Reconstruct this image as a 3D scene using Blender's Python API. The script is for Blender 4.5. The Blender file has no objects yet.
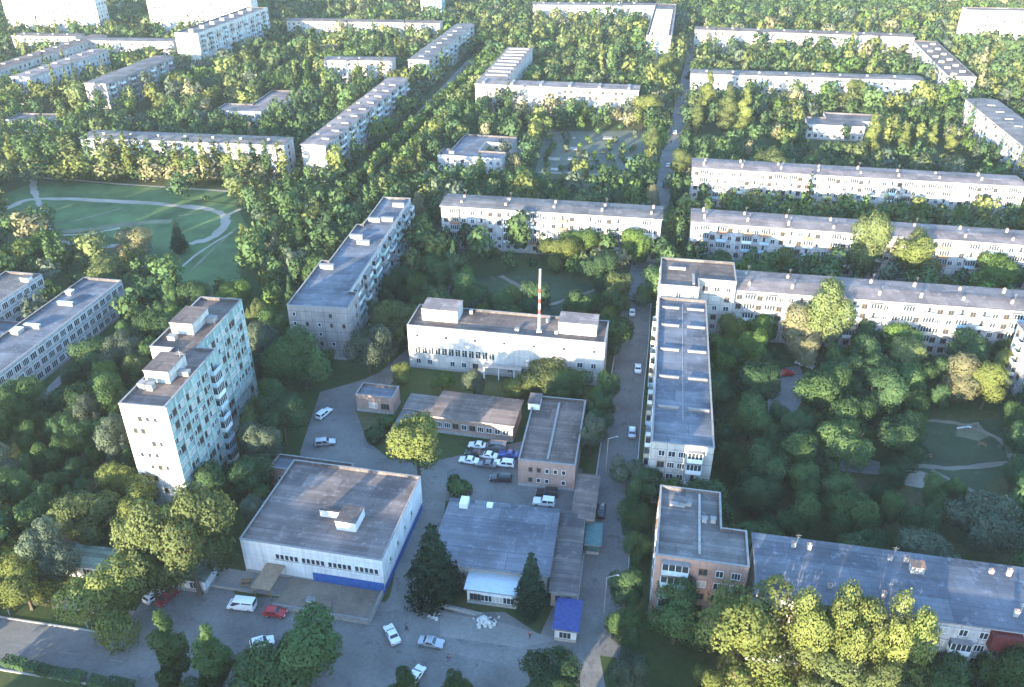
import bpy, bmesh, math, random
import numpy as np
from mathutils import Vector, Matrix

rnd = random.Random(11)
nprng = np.random.default_rng(5)
SC = bpy.context.scene
COL = SC.collection
R = math.radians

# ------------------------------------------------------------------ camera
CAM_H, PITCH, F_PX, CX, CY = 115.0, R(30.2), 830.0, 512.0, 343.5
cam_d = bpy.data.cameras.new('camera')
cam_d.sensor_width = 36
cam_d.lens = F_PX / 1024 * 36
cam_d.clip_start = 1
cam_d.clip_end = 8000
cam = bpy.data.objects.new('camera', cam_d)
cam.location = (0, 0, CAM_H)
cam.rotation_euler = (math.pi / 2 - PITCH, 0, 0)
COL.objects.link(cam)
SC.camera = cam
SIN, COS = math.sin(PITCH), math.cos(PITCH)


def at(u, v, z=0.0):
    """where the line of sight through a spot of the photo meets height z"""
    x = (u - CX) / F_PX
    y = -(v - CY) / F_PX
    dy, dz = COS + y * SIN, -SIN + y * COS
    t = (z - CAM_H) / dz
    return Vector((x * t, dy * t, z))


def px(p):
    zc = p[1] * COS - (p[2] - CAM_H) * SIN
    yc = p[1] * SIN + (p[2] - CAM_H) * COS
    if zc < 1:
        return (-9999, -9999)
    return (CX + F_PX * p[0] / zc, CY - F_PX * yc / zc)


# ------------------------------------------------------------------ materials
def new_mat(name):
    m = bpy.data.materials.new(name)
    m.use_nodes = True
    nt = m.node_tree
    b = nt.nodes['Principled BSDF']
    b.inputs['Specular IOR Level'].default_value = 0.25
    return m, nt, b


def ramp(nt, stops, fac):
    r = nt.nodes.new('ShaderNodeValToRGB')
    e = r.color_ramp.elements
    while len(e) < len(stops):
        e.new(0.5)
    for i, (p, c) in enumerate(stops):
        e[i].position = p
        e[i].color = (*c, 1)
    nt.links.new(fac, r.inputs[0])
    return r.outputs[0]


def noise(nt, scale, detail=4, rough=0.6, coord='Object', vec=None):
    n = nt.nodes.new('ShaderNodeTexNoise')
    n.inputs['Scale'].default_value = scale
    n.inputs['Detail'].default_value = detail
    n.inputs['Roughness'].default_value = rough
    if vec is None:
        tc = nt.nodes.new('ShaderNodeTexCoord')
        vec = tc.outputs[coord]
    nt.links.new(vec, n.inputs['Vector'])
    return n.outputs['Fac']


def mixc(nt, a, b, fac, mode='MIX'):
    m = nt.nodes.new('ShaderNodeMix')
    m.data_type = 'RGBA'
    m.blend_type = mode
    for s, val in ((m.inputs[0], fac), (m.inputs[6], a), (m.inputs[7], b)):
        if isinstance(val, (int, float)):
            s.default_value = val
        elif isinstance(val, tuple):
            s.default_value = (*val, 1)
        else:
            nt.links.new(val, s)
    return m.outputs[2]


def mul(c, k):
    return tuple(x * k for x in c)


def plain(name, col, rough=0.7, metal=0.0, var=0.25, scale=1.5):
    m, nt, b = new_mat(name)
    f = noise(nt, scale)
    c = ramp(nt, [(0.3, mul(col, 1 - var)), (0.7, mul(col, 1 + var * 0.6))], f)
    nt.links.new(c, b.inputs['Base Color'])
    b.inputs['Roughness'].default_value = rough
    b.inputs['Metallic'].default_value = metal
    return m


def wall_mat(name, col, seam=None, cell=(3.0, 2.8), seam_w=0.012, tint=0.10, stain=0.35):
    """painted or panelled wall; UV runs in metres along the wall"""
    m, nt, b = new_mat(name)
    uv = nt.nodes.new('ShaderNodeUVMap')
    f = noise(nt, 0.35, 6, 0.65)
    c = ramp(nt, [(0.28, mul(col, 1 - stain)), (0.5, col), (0.75, mul(col, 1.08))], f)
    br = nt.nodes.new('ShaderNodeTexBrick')
    br.offset = 0.0 if cell[1] > 1 else 0.5
    br.inputs['Scale'].default_value = 1.0
    br.inputs['Brick Width'].default_value = cell[0]
    br.inputs['Row Height'].default_value = cell[1]
    br.inputs['Mortar Size'].default_value = seam_w * cell[1] * 2
    br.inputs['Color1'].default_value = (1, 1, 1, 1)
    br.inputs['Color2'].default_value = (1 - tint, 1 - tint, 1 - tint * 0.8, 1)
    s = seam if seam is not None else 0.55
    br.inputs['Mortar'].default_value = (s, s, s, 1)
    nt.links.new(uv.outputs[0], br.inputs['Vector'])
    c = mixc(nt, c, br.outputs['Color'], 1.0, 'MULTIPLY')
    # vertical rain streaks
    mp = nt.nodes.new('ShaderNodeMapping')
    mp.inputs['Scale'].default_value = (1.6, 0.07, 1)
    nt.links.new(uv.outputs[0], mp.inputs[0])
    f2 = noise(nt, 1.0, 3, 0.6, vec=mp.outputs[0])
    st = ramp(nt, [(0.35, (0.72, 0.70, 0.68)), (0.55, (1, 1, 1))], f2)
    c = mixc(nt, c, st, 0.6, 'MULTIPLY')
    nt.links.new(c, b.inputs['Base Color'])
    b.inputs['Roughness'].default_value = 0.85
    return m


def roof_mat(name, col, strips=(1.0, 12.0), tint=0.3, rough=0.8):
    """rolled roofing felt: strips with patches, damp blotches and dust"""
    m, nt, b = new_mat(name)
    tc = nt.nodes.new('ShaderNodeTexCoord')
    br = nt.nodes.new('ShaderNodeTexBrick')
    br.inputs['Scale'].default_value = 1.0
    br.inputs['Brick Width'].default_value = strips[1]
    br.inputs['Row Height'].default_value = strips[0]
    br.inputs['Mortar Size'].default_value = 0.035
    br.inputs['Color1'].default_value = (1, 1, 1, 1)
    br.inputs['Color2'].default_value = (1 - tint, 1 - tint, 1 - tint, 1)
    br.inputs['Mortar'].default_value = (0.6, 0.6, 0.6, 1)
    nt.links.new(tc.outputs['Object'], br.inputs['Vector'])
    f = noise(nt, 0.13, 5, 0.6)
    c = ramp(nt, [(0.30, mul(col, 0.70)), (0.46, mul(col, .92)), (0.54, mul(col, 1.08)), (0.70, mul(col, 1.3))], f)
    f2 = noise(nt, 0.55, 7, 0.8)
    d = ramp(nt, [(0.54, (0, 0, 0)), (0.66, (0.6, 0.6, 0.6))], f2)
    c = mixc(nt, c, br.outputs['Color'], 1.0, 'MULTIPLY')
    b2 = nt.nodes.new('ShaderNodeTexBrick')       # later repairs: big rectangles of newer and older felt
    b2.offset = .37; b2.offset_frequency = 2; b2.squash = .7; b2.squash_frequency = 3
    b2.inputs['Scale'].default_value = 1.0; b2.inputs['Brick Width'].default_value = 7.3; b2.inputs['Row Height'].default_value = 4.1
    b2.inputs['Mortar Size'].default_value = .05; b2.inputs['Mortar'].default_value = (.7, .7, .7, 1)
    b2.inputs['Color1'].default_value = (1.22, 1.19, 1.15, 1); b2.inputs['Color2'].default_value = (.72, .74, .78, 1)
    nt.links.new(tc.outputs['Object'], b2.inputs['Vector'])
    c = mixc(nt, c, b2.outputs['Color'], 1.0, 'MULTIPLY')
    c = mixc(nt, c, mul(col, 2.0), d)
    nt.links.new(c, b.inputs['Base Color'])
    b.inputs['Roughness'].default_value = rough
    b.inputs['Specular IOR Level'].default_value = .08
    return m


def leaf_mat(name, c0, c1, c2, transl=0.3):
    m, nt, b = new_mat(name)
    oi = nt.nodes.new('ShaderNodeObjectInfo')
    f = noise(nt, 0.42, 3, 0.6)
    c = ramp(nt, [(0.3, c0), (0.5, c1), (0.72, c2)], f)
    hsv = nt.nodes.new('ShaderNodeHueSaturation')
    mr = nt.nodes.new('ShaderNodeMapRange')
    mr.inputs['To Min'].default_value = 0.75
    mr.inputs['To Max'].default_value = 1.25
    nt.links.new(oi.outputs['Random'], mr.inputs['Value'])
    nt.links.new(mr.outputs[0], hsv.inputs['Value'])
    nt.links.new(c, hsv.inputs['Color'])
    dif = nt.nodes.new('ShaderNodeBsdfDiffuse')
    tr = nt.nodes.new('ShaderNodeBsdfTranslucent')
    mx = nt.nodes.new('ShaderNodeMixShader')
    mx.inputs[0].default_value = transl
    nt.links.new(hsv.outputs[0], dif.inputs[0])
    nt.links.new(hsv.outputs[0], tr.inputs[0])
    nt.links.new(dif.outputs[0], mx.inputs[1])
    nt.links.new(tr.outputs[0], mx.inputs[2])
    nt.links.new(mx.outputs[0], nt.nodes['Material Output'].inputs['Surface'])
    return m


def far_leaf_mat(name):
    m, nt, b = new_mat(name)
    a = nt.nodes.new('ShaderNodeAttribute')
    a.attribute_name = 'kind_tint'
    dif = nt.nodes.new('ShaderNodeBsdfDiffuse')
    tr = nt.nodes.new('ShaderNodeBsdfTranslucent')
    mx = nt.nodes.new('ShaderNodeMixShader')
    mx.inputs[0].default_value = 0.3
    nt.links.new(a.outputs['Color'], dif.inputs[0])
    nt.links.new(a.outputs['Color'], tr.inputs[0])
    nt.links.new(dif.outputs[0], mx.inputs[1])
    nt.links.new(tr.outputs[0], mx.inputs[2])
    nt.links.new(mx.outputs[0], nt.nodes['Material Output'].inputs['Surface'])
    return m


LEAFC = {
    'green': ((.056, .102, .042), (.082, .136, .054), (.112, .170, .068)),
    'dark': ((.042, .080, .040), (.062, .110, .052), (.086, .138, .064)),
    'yellow': ((.118, .146, .046), (.160, .190, .060), (.208, .232, .078)),
    'olive': ((.106, .138, .054), (.144, .178, .072), (.188, .220, .094)),
    'bright': ((.074, .128, .036), (.108, .172, .048), (.146, .214, .062)),
    'grey': ((.076, .102, .070), (.106, .136, .094), (.144, .176, .120)),
    'spruce': ((.020, .044, .030), (.032, .062, .038), (.044, .082, .046)),
    'pale': ((.180, .180, .098), (.240, .230, .128), (.300, .280, .160)),
}
WORD = {'green': 'mid-green', 'dark': 'dark green', 'yellow': 'yellow-green', 'olive': 'olive', 'bright': 'bright green',
        'grey': 'grey-green', 'spruce': 'blackish green', 'pale': 'pale straw-green'}
M = {}
for k, cs in LEAFC.items():
    M['leaf_' + k] = leaf_mat('leaf_' + k, *cs)
M['far_leaf'] = far_leaf_mat('far_leaf')
M['bark'] = plain('bark', (.10, .075, .055), 0.9)
M['white_panel'] = wall_mat('white_panel', (.50, .49, .48), cell=(3.0, 2.8), seam_w=.016, tint=.12)
M['cream_panel'] = wall_mat('cream_panel', (.47, .45, .41), cell=(3.2, 2.8), seam_w=.016, tint=.12)
M['grey_panel'] = wall_mat('grey_panel', (.34, .31, .30), cell=(3.2, 2.8), seam_w=.014, tint=.15)
M['tower_white'] = wall_mat('tower_white', (.56, .55, .51), cell=(3.0, 2.8), seam_w=.012, tint=.08)
M['tower_tile'] = wall_mat('tower_tile', (.36, .50, .46), cell=(1.5, 2.8), seam_w=.03, tint=.3, seam=.75)
M['plaster'] = wall_mat('plaster', (.52, .50, .47), cell=(8, 6), seam_w=.002, tint=.05)
M['school_wall'] = wall_mat('school_wall', (.54, .53, .52), cell=(3.0, 3.0), seam_w=.02, tint=.08)
M['store_white'] = wall_mat('store_white', (.76, .76, .75), cell=(4, 3.5), seam_w=.004, tint=.04, stain=.2)
M['salmon_brick'] = wall_mat('salmon_brick', (.40, .265, .215), cell=(.5, .16), seam_w=.07, tint=.22, seam=1.15)
M['red_brick'] = wall_mat('red_brick', (.36, .185, .125), cell=(.5, .16), seam_w=.07, tint=.25, seam=1.15)
M['pink_brick'] = wall_mat('pink_brick', (.42, .29, .23), cell=(.5, .16), seam_w=.07, tint=.2, seam=1.1)
M['roof_grey'] = roof_mat('roof_grey', (.15, .14, .138))
M['roof_brown'] = roof_mat('roof_brown', (.155, .122, .108))
M['roof_dark'] = roof_mat('roof_dark', (.125, .11, .108))
M['roof_slate'] = roof_mat('roof_slate', (.115, .123, .145), strips=(1.1, 7.0), tint=.10)
M['roof_blue'] = roof_mat('roof_blue', (.135, .145, .168), strips=(1.0, 9.0), tint=.18)
M['roof_mauve'] = roof_mat('roof_mauve', (.19, .158, .15))
M['roof_green'] = roof_mat('roof_green', (.16, .20, .16), strips=(1.0, 6.0), tint=.5)
M['roof_pale'] = roof_mat('roof_pale', (.205, .172, .165), strips=(1.0, 14.0), tint=.2)
M['coping'] = plain('coping', (.25, .24, .235), .85)
M['concrete'] = plain('concrete', (.36, .345, .33), .85)
M['dull_concrete'] = plain('dull_concrete', (.19, .18, .17), .9)
M['pale_concrete'] = plain('pale_concrete', (.33, .315, .30), .85)
M['white_paint'] = plain('white_paint', (.78, .78, .76), .5, var=.08)
M['frame_white'] = plain('frame_white', (.72, .72, .70), .5, var=.1)
M['frame_brown'] = plain('frame_brown', (.22, .13, .08), .6)
M['curtain'] = plain('curtain', (.50, .47, .42), .7, var=.3, scale=4)
M['blue_paint'] = plain('blue_paint', (.04, .12, .36), .6, var=.3)
M['blue_roof'] = plain('blue_roof', (.045, .065, .21), .6, var=.35)
M['teal_paint'] = plain('teal_paint', (.07, .15, .145), .6)
M['green_roof'] = plain('green_roof', (.10, .24, .15), .5)
M['tin_roof'] = plain('tin_roof', (.50, .56, .60), .4, var=.12)
M['red_paint'] = plain('red_paint', (.45, .03, .025), .5, var=.1)
M['red_cladding'] = plain('red_cladding', (.13, .03, .028), .7, var=.4)
M['pale_tile'] = plain('pale_tile', (.46, .57, .53), .6)
M['mast_white'] = plain('mast_white', (.42, .41, .40), .8)
M['mast_red'] = plain('mast_red', (.22, .075, .065), .8)
M['mint_panel'] = plain('mint_panel', (.45, .60, .55), .6)
M['sky_panel'] = plain('sky_panel', (.42, .56, .64), .6)
M['beige_panel'] = plain('beige_panel', (.58, .50, .38), .7)
M['rust'] = plain('rust', (.28, .15, .10), .8)
M['canvas'] = plain('canvas', (.30, .22, .15), .8)
M['rubble'] = plain('rubble', (.62, .61, .58), .9, var=.4, scale=3)
M['tyre'] = plain('tyre', (.02, .02, .02), .8)
M['lamp_glass'] = plain('lamp_glass', (.75, .75, .70), .2, var=.02)
M['tail_red'] = plain('tail_red', (.40, .02, .02), .3, var=.02)
M['wood'] = plain('wood', (.26, .17, .10), .8)
M['steel'] = plain('steel', (.35, .36, .37), .4, metal=.6)
m, nt, b = new_mat('glass'); b.inputs['Base Color'].default_value = (.035, .045, .055, 1); b.inputs['Roughness'].default_value = .12
b.inputs['Specular IOR Level'].default_value = .6; M['glass'] = m
for cname, cc, met in (('white', (.80, .80, .80), 0), ('silver', (.45, .46, .48), .5), ('red', (.42, .015, .02), 0), ('maroon', (.20, .015, .025), 0),
                       ('black', (.018, .018, .02), 0), ('blue', (.03, .08, .30), 0), ('grey', (.16, .165, .175), .4)):
    m, nt, b = new_mat('car_' + cname)
    b.inputs['Base Color'].default_value = (*cc, 1); b.inputs['Roughness'].default_value = .3; b.inputs['Metallic'].default_value = met
    b.inputs['Specular IOR Level'].default_value = .5; b.inputs['Coat Weight'].default_value = .4
    M['car_' + cname] = m
for cname, cc in (('skin', (.50, .32, .24)), ('hair', (.05, .035, .025)), ('cloth_dark', (.03, .035, .05)), ('cloth_blue', (.06, .10, .22)),
                  ('cloth_white', (.65, .65, .62)), ('cloth_yellow', (.62, .48, .06)), ('cloth_red', (.35, .04, .04))):
    M[cname] = plain(cname, cc, .8, var=.12, scale=6)


def ground_mat():
    m, nt, b = new_mat('ground_soil_grass')
    f = noise(nt, .035, 6, .6)
    g = ramp(nt, [(.30, (.030, .052, .018)), (.48, (.050, .075, .024)), (.60, (.085, .088, .040)), (.72, (.130, .108, .075))], f)
    f2 = noise(nt, .9, 8, .75)
    k = ramp(nt, [(.3, (.62, .66, .6)), (.7, (1.25, 1.2, 1.15))], f2)
    c = mixc(nt, g, k, 1.0, 'MULTIPLY')
    nt.links.new(c, b.inputs['Base Color']); b.inputs['Roughness'].default_value = .95
    return m


def sheet_mat(name, col, var=.3, s1=.10, s2=1.6, spots=None):
    m, nt, b = new_mat(name)
    f = noise(nt, s1, 6, .65)
    c = ramp(nt, [(.3, mul(col, 1 - var)), (.5, col), (.72, mul(col, 1 + var))], f)
    f2 = noise(nt, s2, 8, .8)
    k = ramp(nt, [(.3, (.8, .8, .8)), (.7, (1.18, 1.18, 1.18))], f2)
    c = mixc(nt, c, k, 1.0, 'MULTIPLY')
    if spots:
        f3 = noise(nt, .22, 4, .7)
        d = ramp(nt, [(.60, (0, 0, 0)), (.64, (.7, .7, .7))], f3)
        c = mixc(nt, c, spots, d)
    nt.links.new(c, b.inputs['Base Color']); b.inputs['Roughness'].default_value = .9
    return m


M['ground'] = ground_mat()
M['asphalt'] = sheet_mat('asphalt', (.165, .158, .150), .3, spots=(.105, .10, .098))
M['old_asphalt'] = sheet_mat('old_asphalt', (.185, .176, .165), .32, spots=(.12, .115, .11))
M['paving'] = sheet_mat('paving', (.24, .225, .205), .2)
M['dirt_path'] = sheet_mat('dirt_path', (.21, .185, .145), .3)
M['brown_paving'] = sheet_mat('brown_paving', (.20, .16, .125), .3)
M['sand'] = sheet_mat('sand', (.29, .255, .205), .3)
M['lawn'] = sheet_mat('lawn', (.074, .125, .046), .45, .06, .8)
M['worn_grass'] = sheet_mat('worn_grass', (.15, .155, .095), .35)
M['park_track'] = sheet_mat('park_track', (.31, .285, .235), .2)
M['shaded_lawn'] = sheet_mat('shaded_lawn', (.052, .074, .038), .4, .08, .8, spots=(.12, .105, .075))  # lawn with shade put into its colour, plus bare soil spots
M['court'] = sheet_mat('court', (.105, .115, .085), .3)
M['marking'] = plain('marking', (.24, .24, .23), .9, var=.4)
M['kerbstone'] = plain('kerbstone', (.38, .37, .355), .85)


# ------------------------------------------------------------------ mesh builder
class MB:
    def __init__(s):
        s.v, s.f, s.uv, s.mi, s.mats = [], [], [], [], []

    def mat(s, m):
        if m not in s.mats:
            s.mats.append(m)
        return s.mats.index(m)

    def face(s, pts, m, uv=None):
        i = len(s.v)
        s.v += [tuple(p) for p in pts]
        s.f.append(tuple(range(i, i + len(pts))))
        s.uv.append(uv or [(p[0], p[1]) for p in pts])
        s.mi.append(s.mat(m))

    def wallq(s, a, b, z0, z1, m, u0=0.0):
        L = math.hypot(b[0] - a[0], b[1] - a[1])
        s.face([(a[0], a[1], z0), (b[0], b[1], z0), (b[0], b[1], z1), (a[0], a[1], z1)], m,
               [(u0, z0), (u0 + L, z0), (u0 + L, z1), (u0, z1)])

    def box(s, x0, x1, y0, y1, z0, z1, m, top=None, bottom=True):
        c = [(x0, y0), (x1, y0), (x1, y1), (x0, y1)]
        for i in range(4):
            s.wallq(c[i], c[(i + 1) % 4], z0, z1, m)
        s.face([(x, y, z1) for x, y in c], top or m)
        if bottom:
            s.face([(x, y, z0) for x, y in reversed(c)], m)

    def prism(s, poly, z0, z1, m, top=None):
        n = len(poly)
        for i in range(n):
            s.wallq(poly[i], poly[(i + 1) % n], z0, z1, m)
        s.face([(x, y, z1) for x, y in poly], top or m)
        s.face([(x, y, z0) for x, y in reversed(poly)], m)

    def tube(s, p0, p1, r0, r1, m, n=6, caps=True):
        p0, p1 = Vector(p0), Vector(p1)
        d = (p1 - p0)
        q = d.normalized().to_track_quat('Z', 'Y')
        a = [p0 + q @ Vector((r0 * math.cos(2 * math.pi * i / n), r0 * math.sin(2 * math.pi * i / n), 0)) for i in range(n)]
        b = [p1 + q @ Vector((r1 * math.cos(2 * math.pi * i / n), r1 * math.sin(2 * math.pi * i / n), 0)) for i in range(n)]
        for i in range(n):
            j = (i + 1) % n
            s.face([a[i], a[j], b[j], b[i]], m)
        if caps:
            s.face(b, m)
            s.face(list(reversed(a)), m)

    def data(s, name):
        me = bpy.data.meshes.new(name)
        me.from_pydata(s.v, [], s.f)
        for m in s.mats:
            me.materials.append(M[m])
        me.polygons.foreach_set('material_index', s.mi)
        uvl = me.uv_layers.new(name='UVMap')
        flat = [c for f in s.uv for p in f for c in p]
        uvl.data.foreach_set('uv', flat)
        me.update()
        return me

    def build(s, name, parent=None, loc=(0, 0, 0), rz=0.0):
        return obj(name, s.data(name), parent, loc, rz)


def obj(name, data, parent=None, loc=(0, 0, 0), rz=0.0):
    o = bpy.data.objects.new(name, data)
    COL.objects.link(o)
    o.location = loc
    o.rotation_euler = (0, 0, rz)
    if parent is not None:
        o.parent = parent
    return o


def tag(o, label=None, cat=None, group=None, kind=None):
    if label: o['label'] = label
    if cat: o['category'] = cat
    if group: o['group'] = group
    if kind: o['kind'] = kind
    return o


def thing(name, label, cat, loc, rz=0.0, group=None):
    o = obj(name, None, None, loc, rz)
    o.empty_display_size = 0.5
    return tag(o, label, cat, group)


def dup(o, parent=None):
    c = o.copy()
    COL.objects.link(c)
    c.parent = parent
    for ch in list(o.children):
        dup(ch, c)
    return c


# ------------------------------------------------------------------ windows and balconies (shared meshes)
def win_mesh(w, h, fr, pane, split=1, fort=False):
    b = MB()
    t, d = .09, .07
    b.box(-w / 2, -w / 2 + t, -d, .02, -h / 2, h / 2, fr)
    b.box(w / 2 - t, w / 2, -d, .02, -h / 2, h / 2, fr)
    b.box(-w / 2 + t, w / 2 - t, -d, .02, h / 2 - t, h / 2, fr)
    b.box(-w / 2 + t, w / 2 - t, -d, .02, -h / 2, -h / 2 + t, fr)
    b.face([(-w / 2 + t, -.012, -h / 2 + t), (w / 2 - t, -.012, -h / 2 + t), (w / 2 - t, -.012, h / 2 - t), (-w / 2 + t, -.012, h / 2 - t)], pane)
    for k in range(split):
        x = -w / 2 + w * (k + 1) / (split + 1)
        b.box(x - .035, x + .035, -.055, .0, -h / 2 + t, h / 2 - t, fr)
    if fort:
        b.box(-w / 2 + t, 0, -.05, 0, h * .2, h * .2 + .06, fr)
    b.box(-w / 2 - .1, w / 2 + .1, -.16, .02, -h / 2 - .07, -h / 2 - .002, 'coping')
    return b.data('window')


WIN = {
    'std': [win_mesh(1.5, 1.5, 'frame_white', 'glass'), win_mesh(1.5, 1.5, 'frame_brown', 'glass', fort=True),
            win_mesh(1.5, 1.5, 'frame_white', 'glass', 2), win_mesh(1.5, 1.5, 'frame_brown', 'glass'), win_mesh(1.3, 1.5, 'frame_white', 'glass'), win_mesh(1.5, 1.5, 'frame_white', 'curtain')],
    'wide': [win_mesh(2.1, 1.6, 'frame_white', 'glass', 2), win_mesh(2.1, 1.6, 'frame_brown', 'glass', 2), win_mesh(2.1, 1.6, 'frame_white', 'curtain', 2)],
    'small': [win_mesh(.9, 1.2, 'frame_white', 'glass', 0), win_mesh(.9, 1.2, 'frame_brown', 'glass', 0)],
    'school': [win_mesh(2.3, 1.9, 'frame_white', 'glass', 2), win_mesh(2.3, 1.9, 'frame_white', 'glass', 3)],
    'tall': [win_mesh(1.5, 2.2, 'frame_white', 'glass', 1, True)],
    'strip': [win_mesh(.84, 1.35, 'frame_white', 'glass', 0)],
    'slot': [win_mesh(1.0, 1.0, 'frame_white', 'glass', 0)],
    'tower': [win_mesh(1.4, 1.5, 'frame_white', 'glass'), win_mesh(1.4, 1.5, 'frame_white', 'curtain'), win_mesh(1.4, 1.5, 'frame_brown', 'glass')],
}


def balcony_mesh(w, panel, glazed=False, d=1.1):
    b = MB()
    b.box(-w / 2, w / 2, -d, -.004, -.16, 0, 'concrete')
    b.box(-w / 2, w / 2, -d, -d + .08, .002, 1.0, panel)
    for x in (-w / 2, w / 2 - .08):
        b.box(x, x + .08, -d + .083, -.004, .002, 1.0, panel)
    if glazed:
        n = 4
        b.box(-w / 2, w / 2, -d, -.004, 2.35, 2.45, 'coping')
        for i in range(n + 1):
            x = -w / 2 + .05 + (w - .1) * i / n
            b.box(x - .05, x + .05, -d + .003, -d + .078, 1.003, 2.347, 'frame_white')
        b.box(-w / 2 + .1, w / 2 - .1, -d + .03, -d + .05, 1.003, 2.347, 'glass')
        for x in (-w / 2 + .03, w / 2 - .05):
            b.box(x, x + .02, -d + .1, -.01, 1.003, 2.347, 'glass')
    else:
        b.box(-w / 2, w / 2, -d - .03, -d + .1, 1.003, 1.06, 'coping')
        b.face([(-.35, -.015, .05), (.35, -.015, .05), (.35, -.015, 2.1), (-.35, -.015, 2.1)], 'glass')
    return b.data('balcony')


BALC = {}
for key, pan in (('white', 'white_paint'), ('sky', 'sky_panel'), ('mint', 'mint_panel'), ('beige', 'beige_panel'), ('grey', 'concrete'), ('rust', 'rust')):
    BALC[key] = [balcony_mesh(3.0, pan), balcony_mesh(3.0, pan, True)]


# ------------------------------------------------------------------ buildings
BLOCKED = []       # footprints: (origin, angle, polygon, margin)
LANDMARK = []      # (phrase, centre)


def inset(poly, t):
    n = len(poly)
    out = []
    for i in range(n):
        p0, p1, p2 = Vector(poly[i - 1]), Vector(poly[i]), Vector(poly[(i + 1) % n])
        d1, d2 = (p1 - p0).normalized(), (p2 - p1).normalized()
        n1, n2 = Vector((-d1.y, d1.x)), Vector((-d2.y, d2.x))
        k = n1 + n2
        k = k / max(k.dot(n1), .2)
        out.append(tuple(p1 + k * t))
    return out


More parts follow.
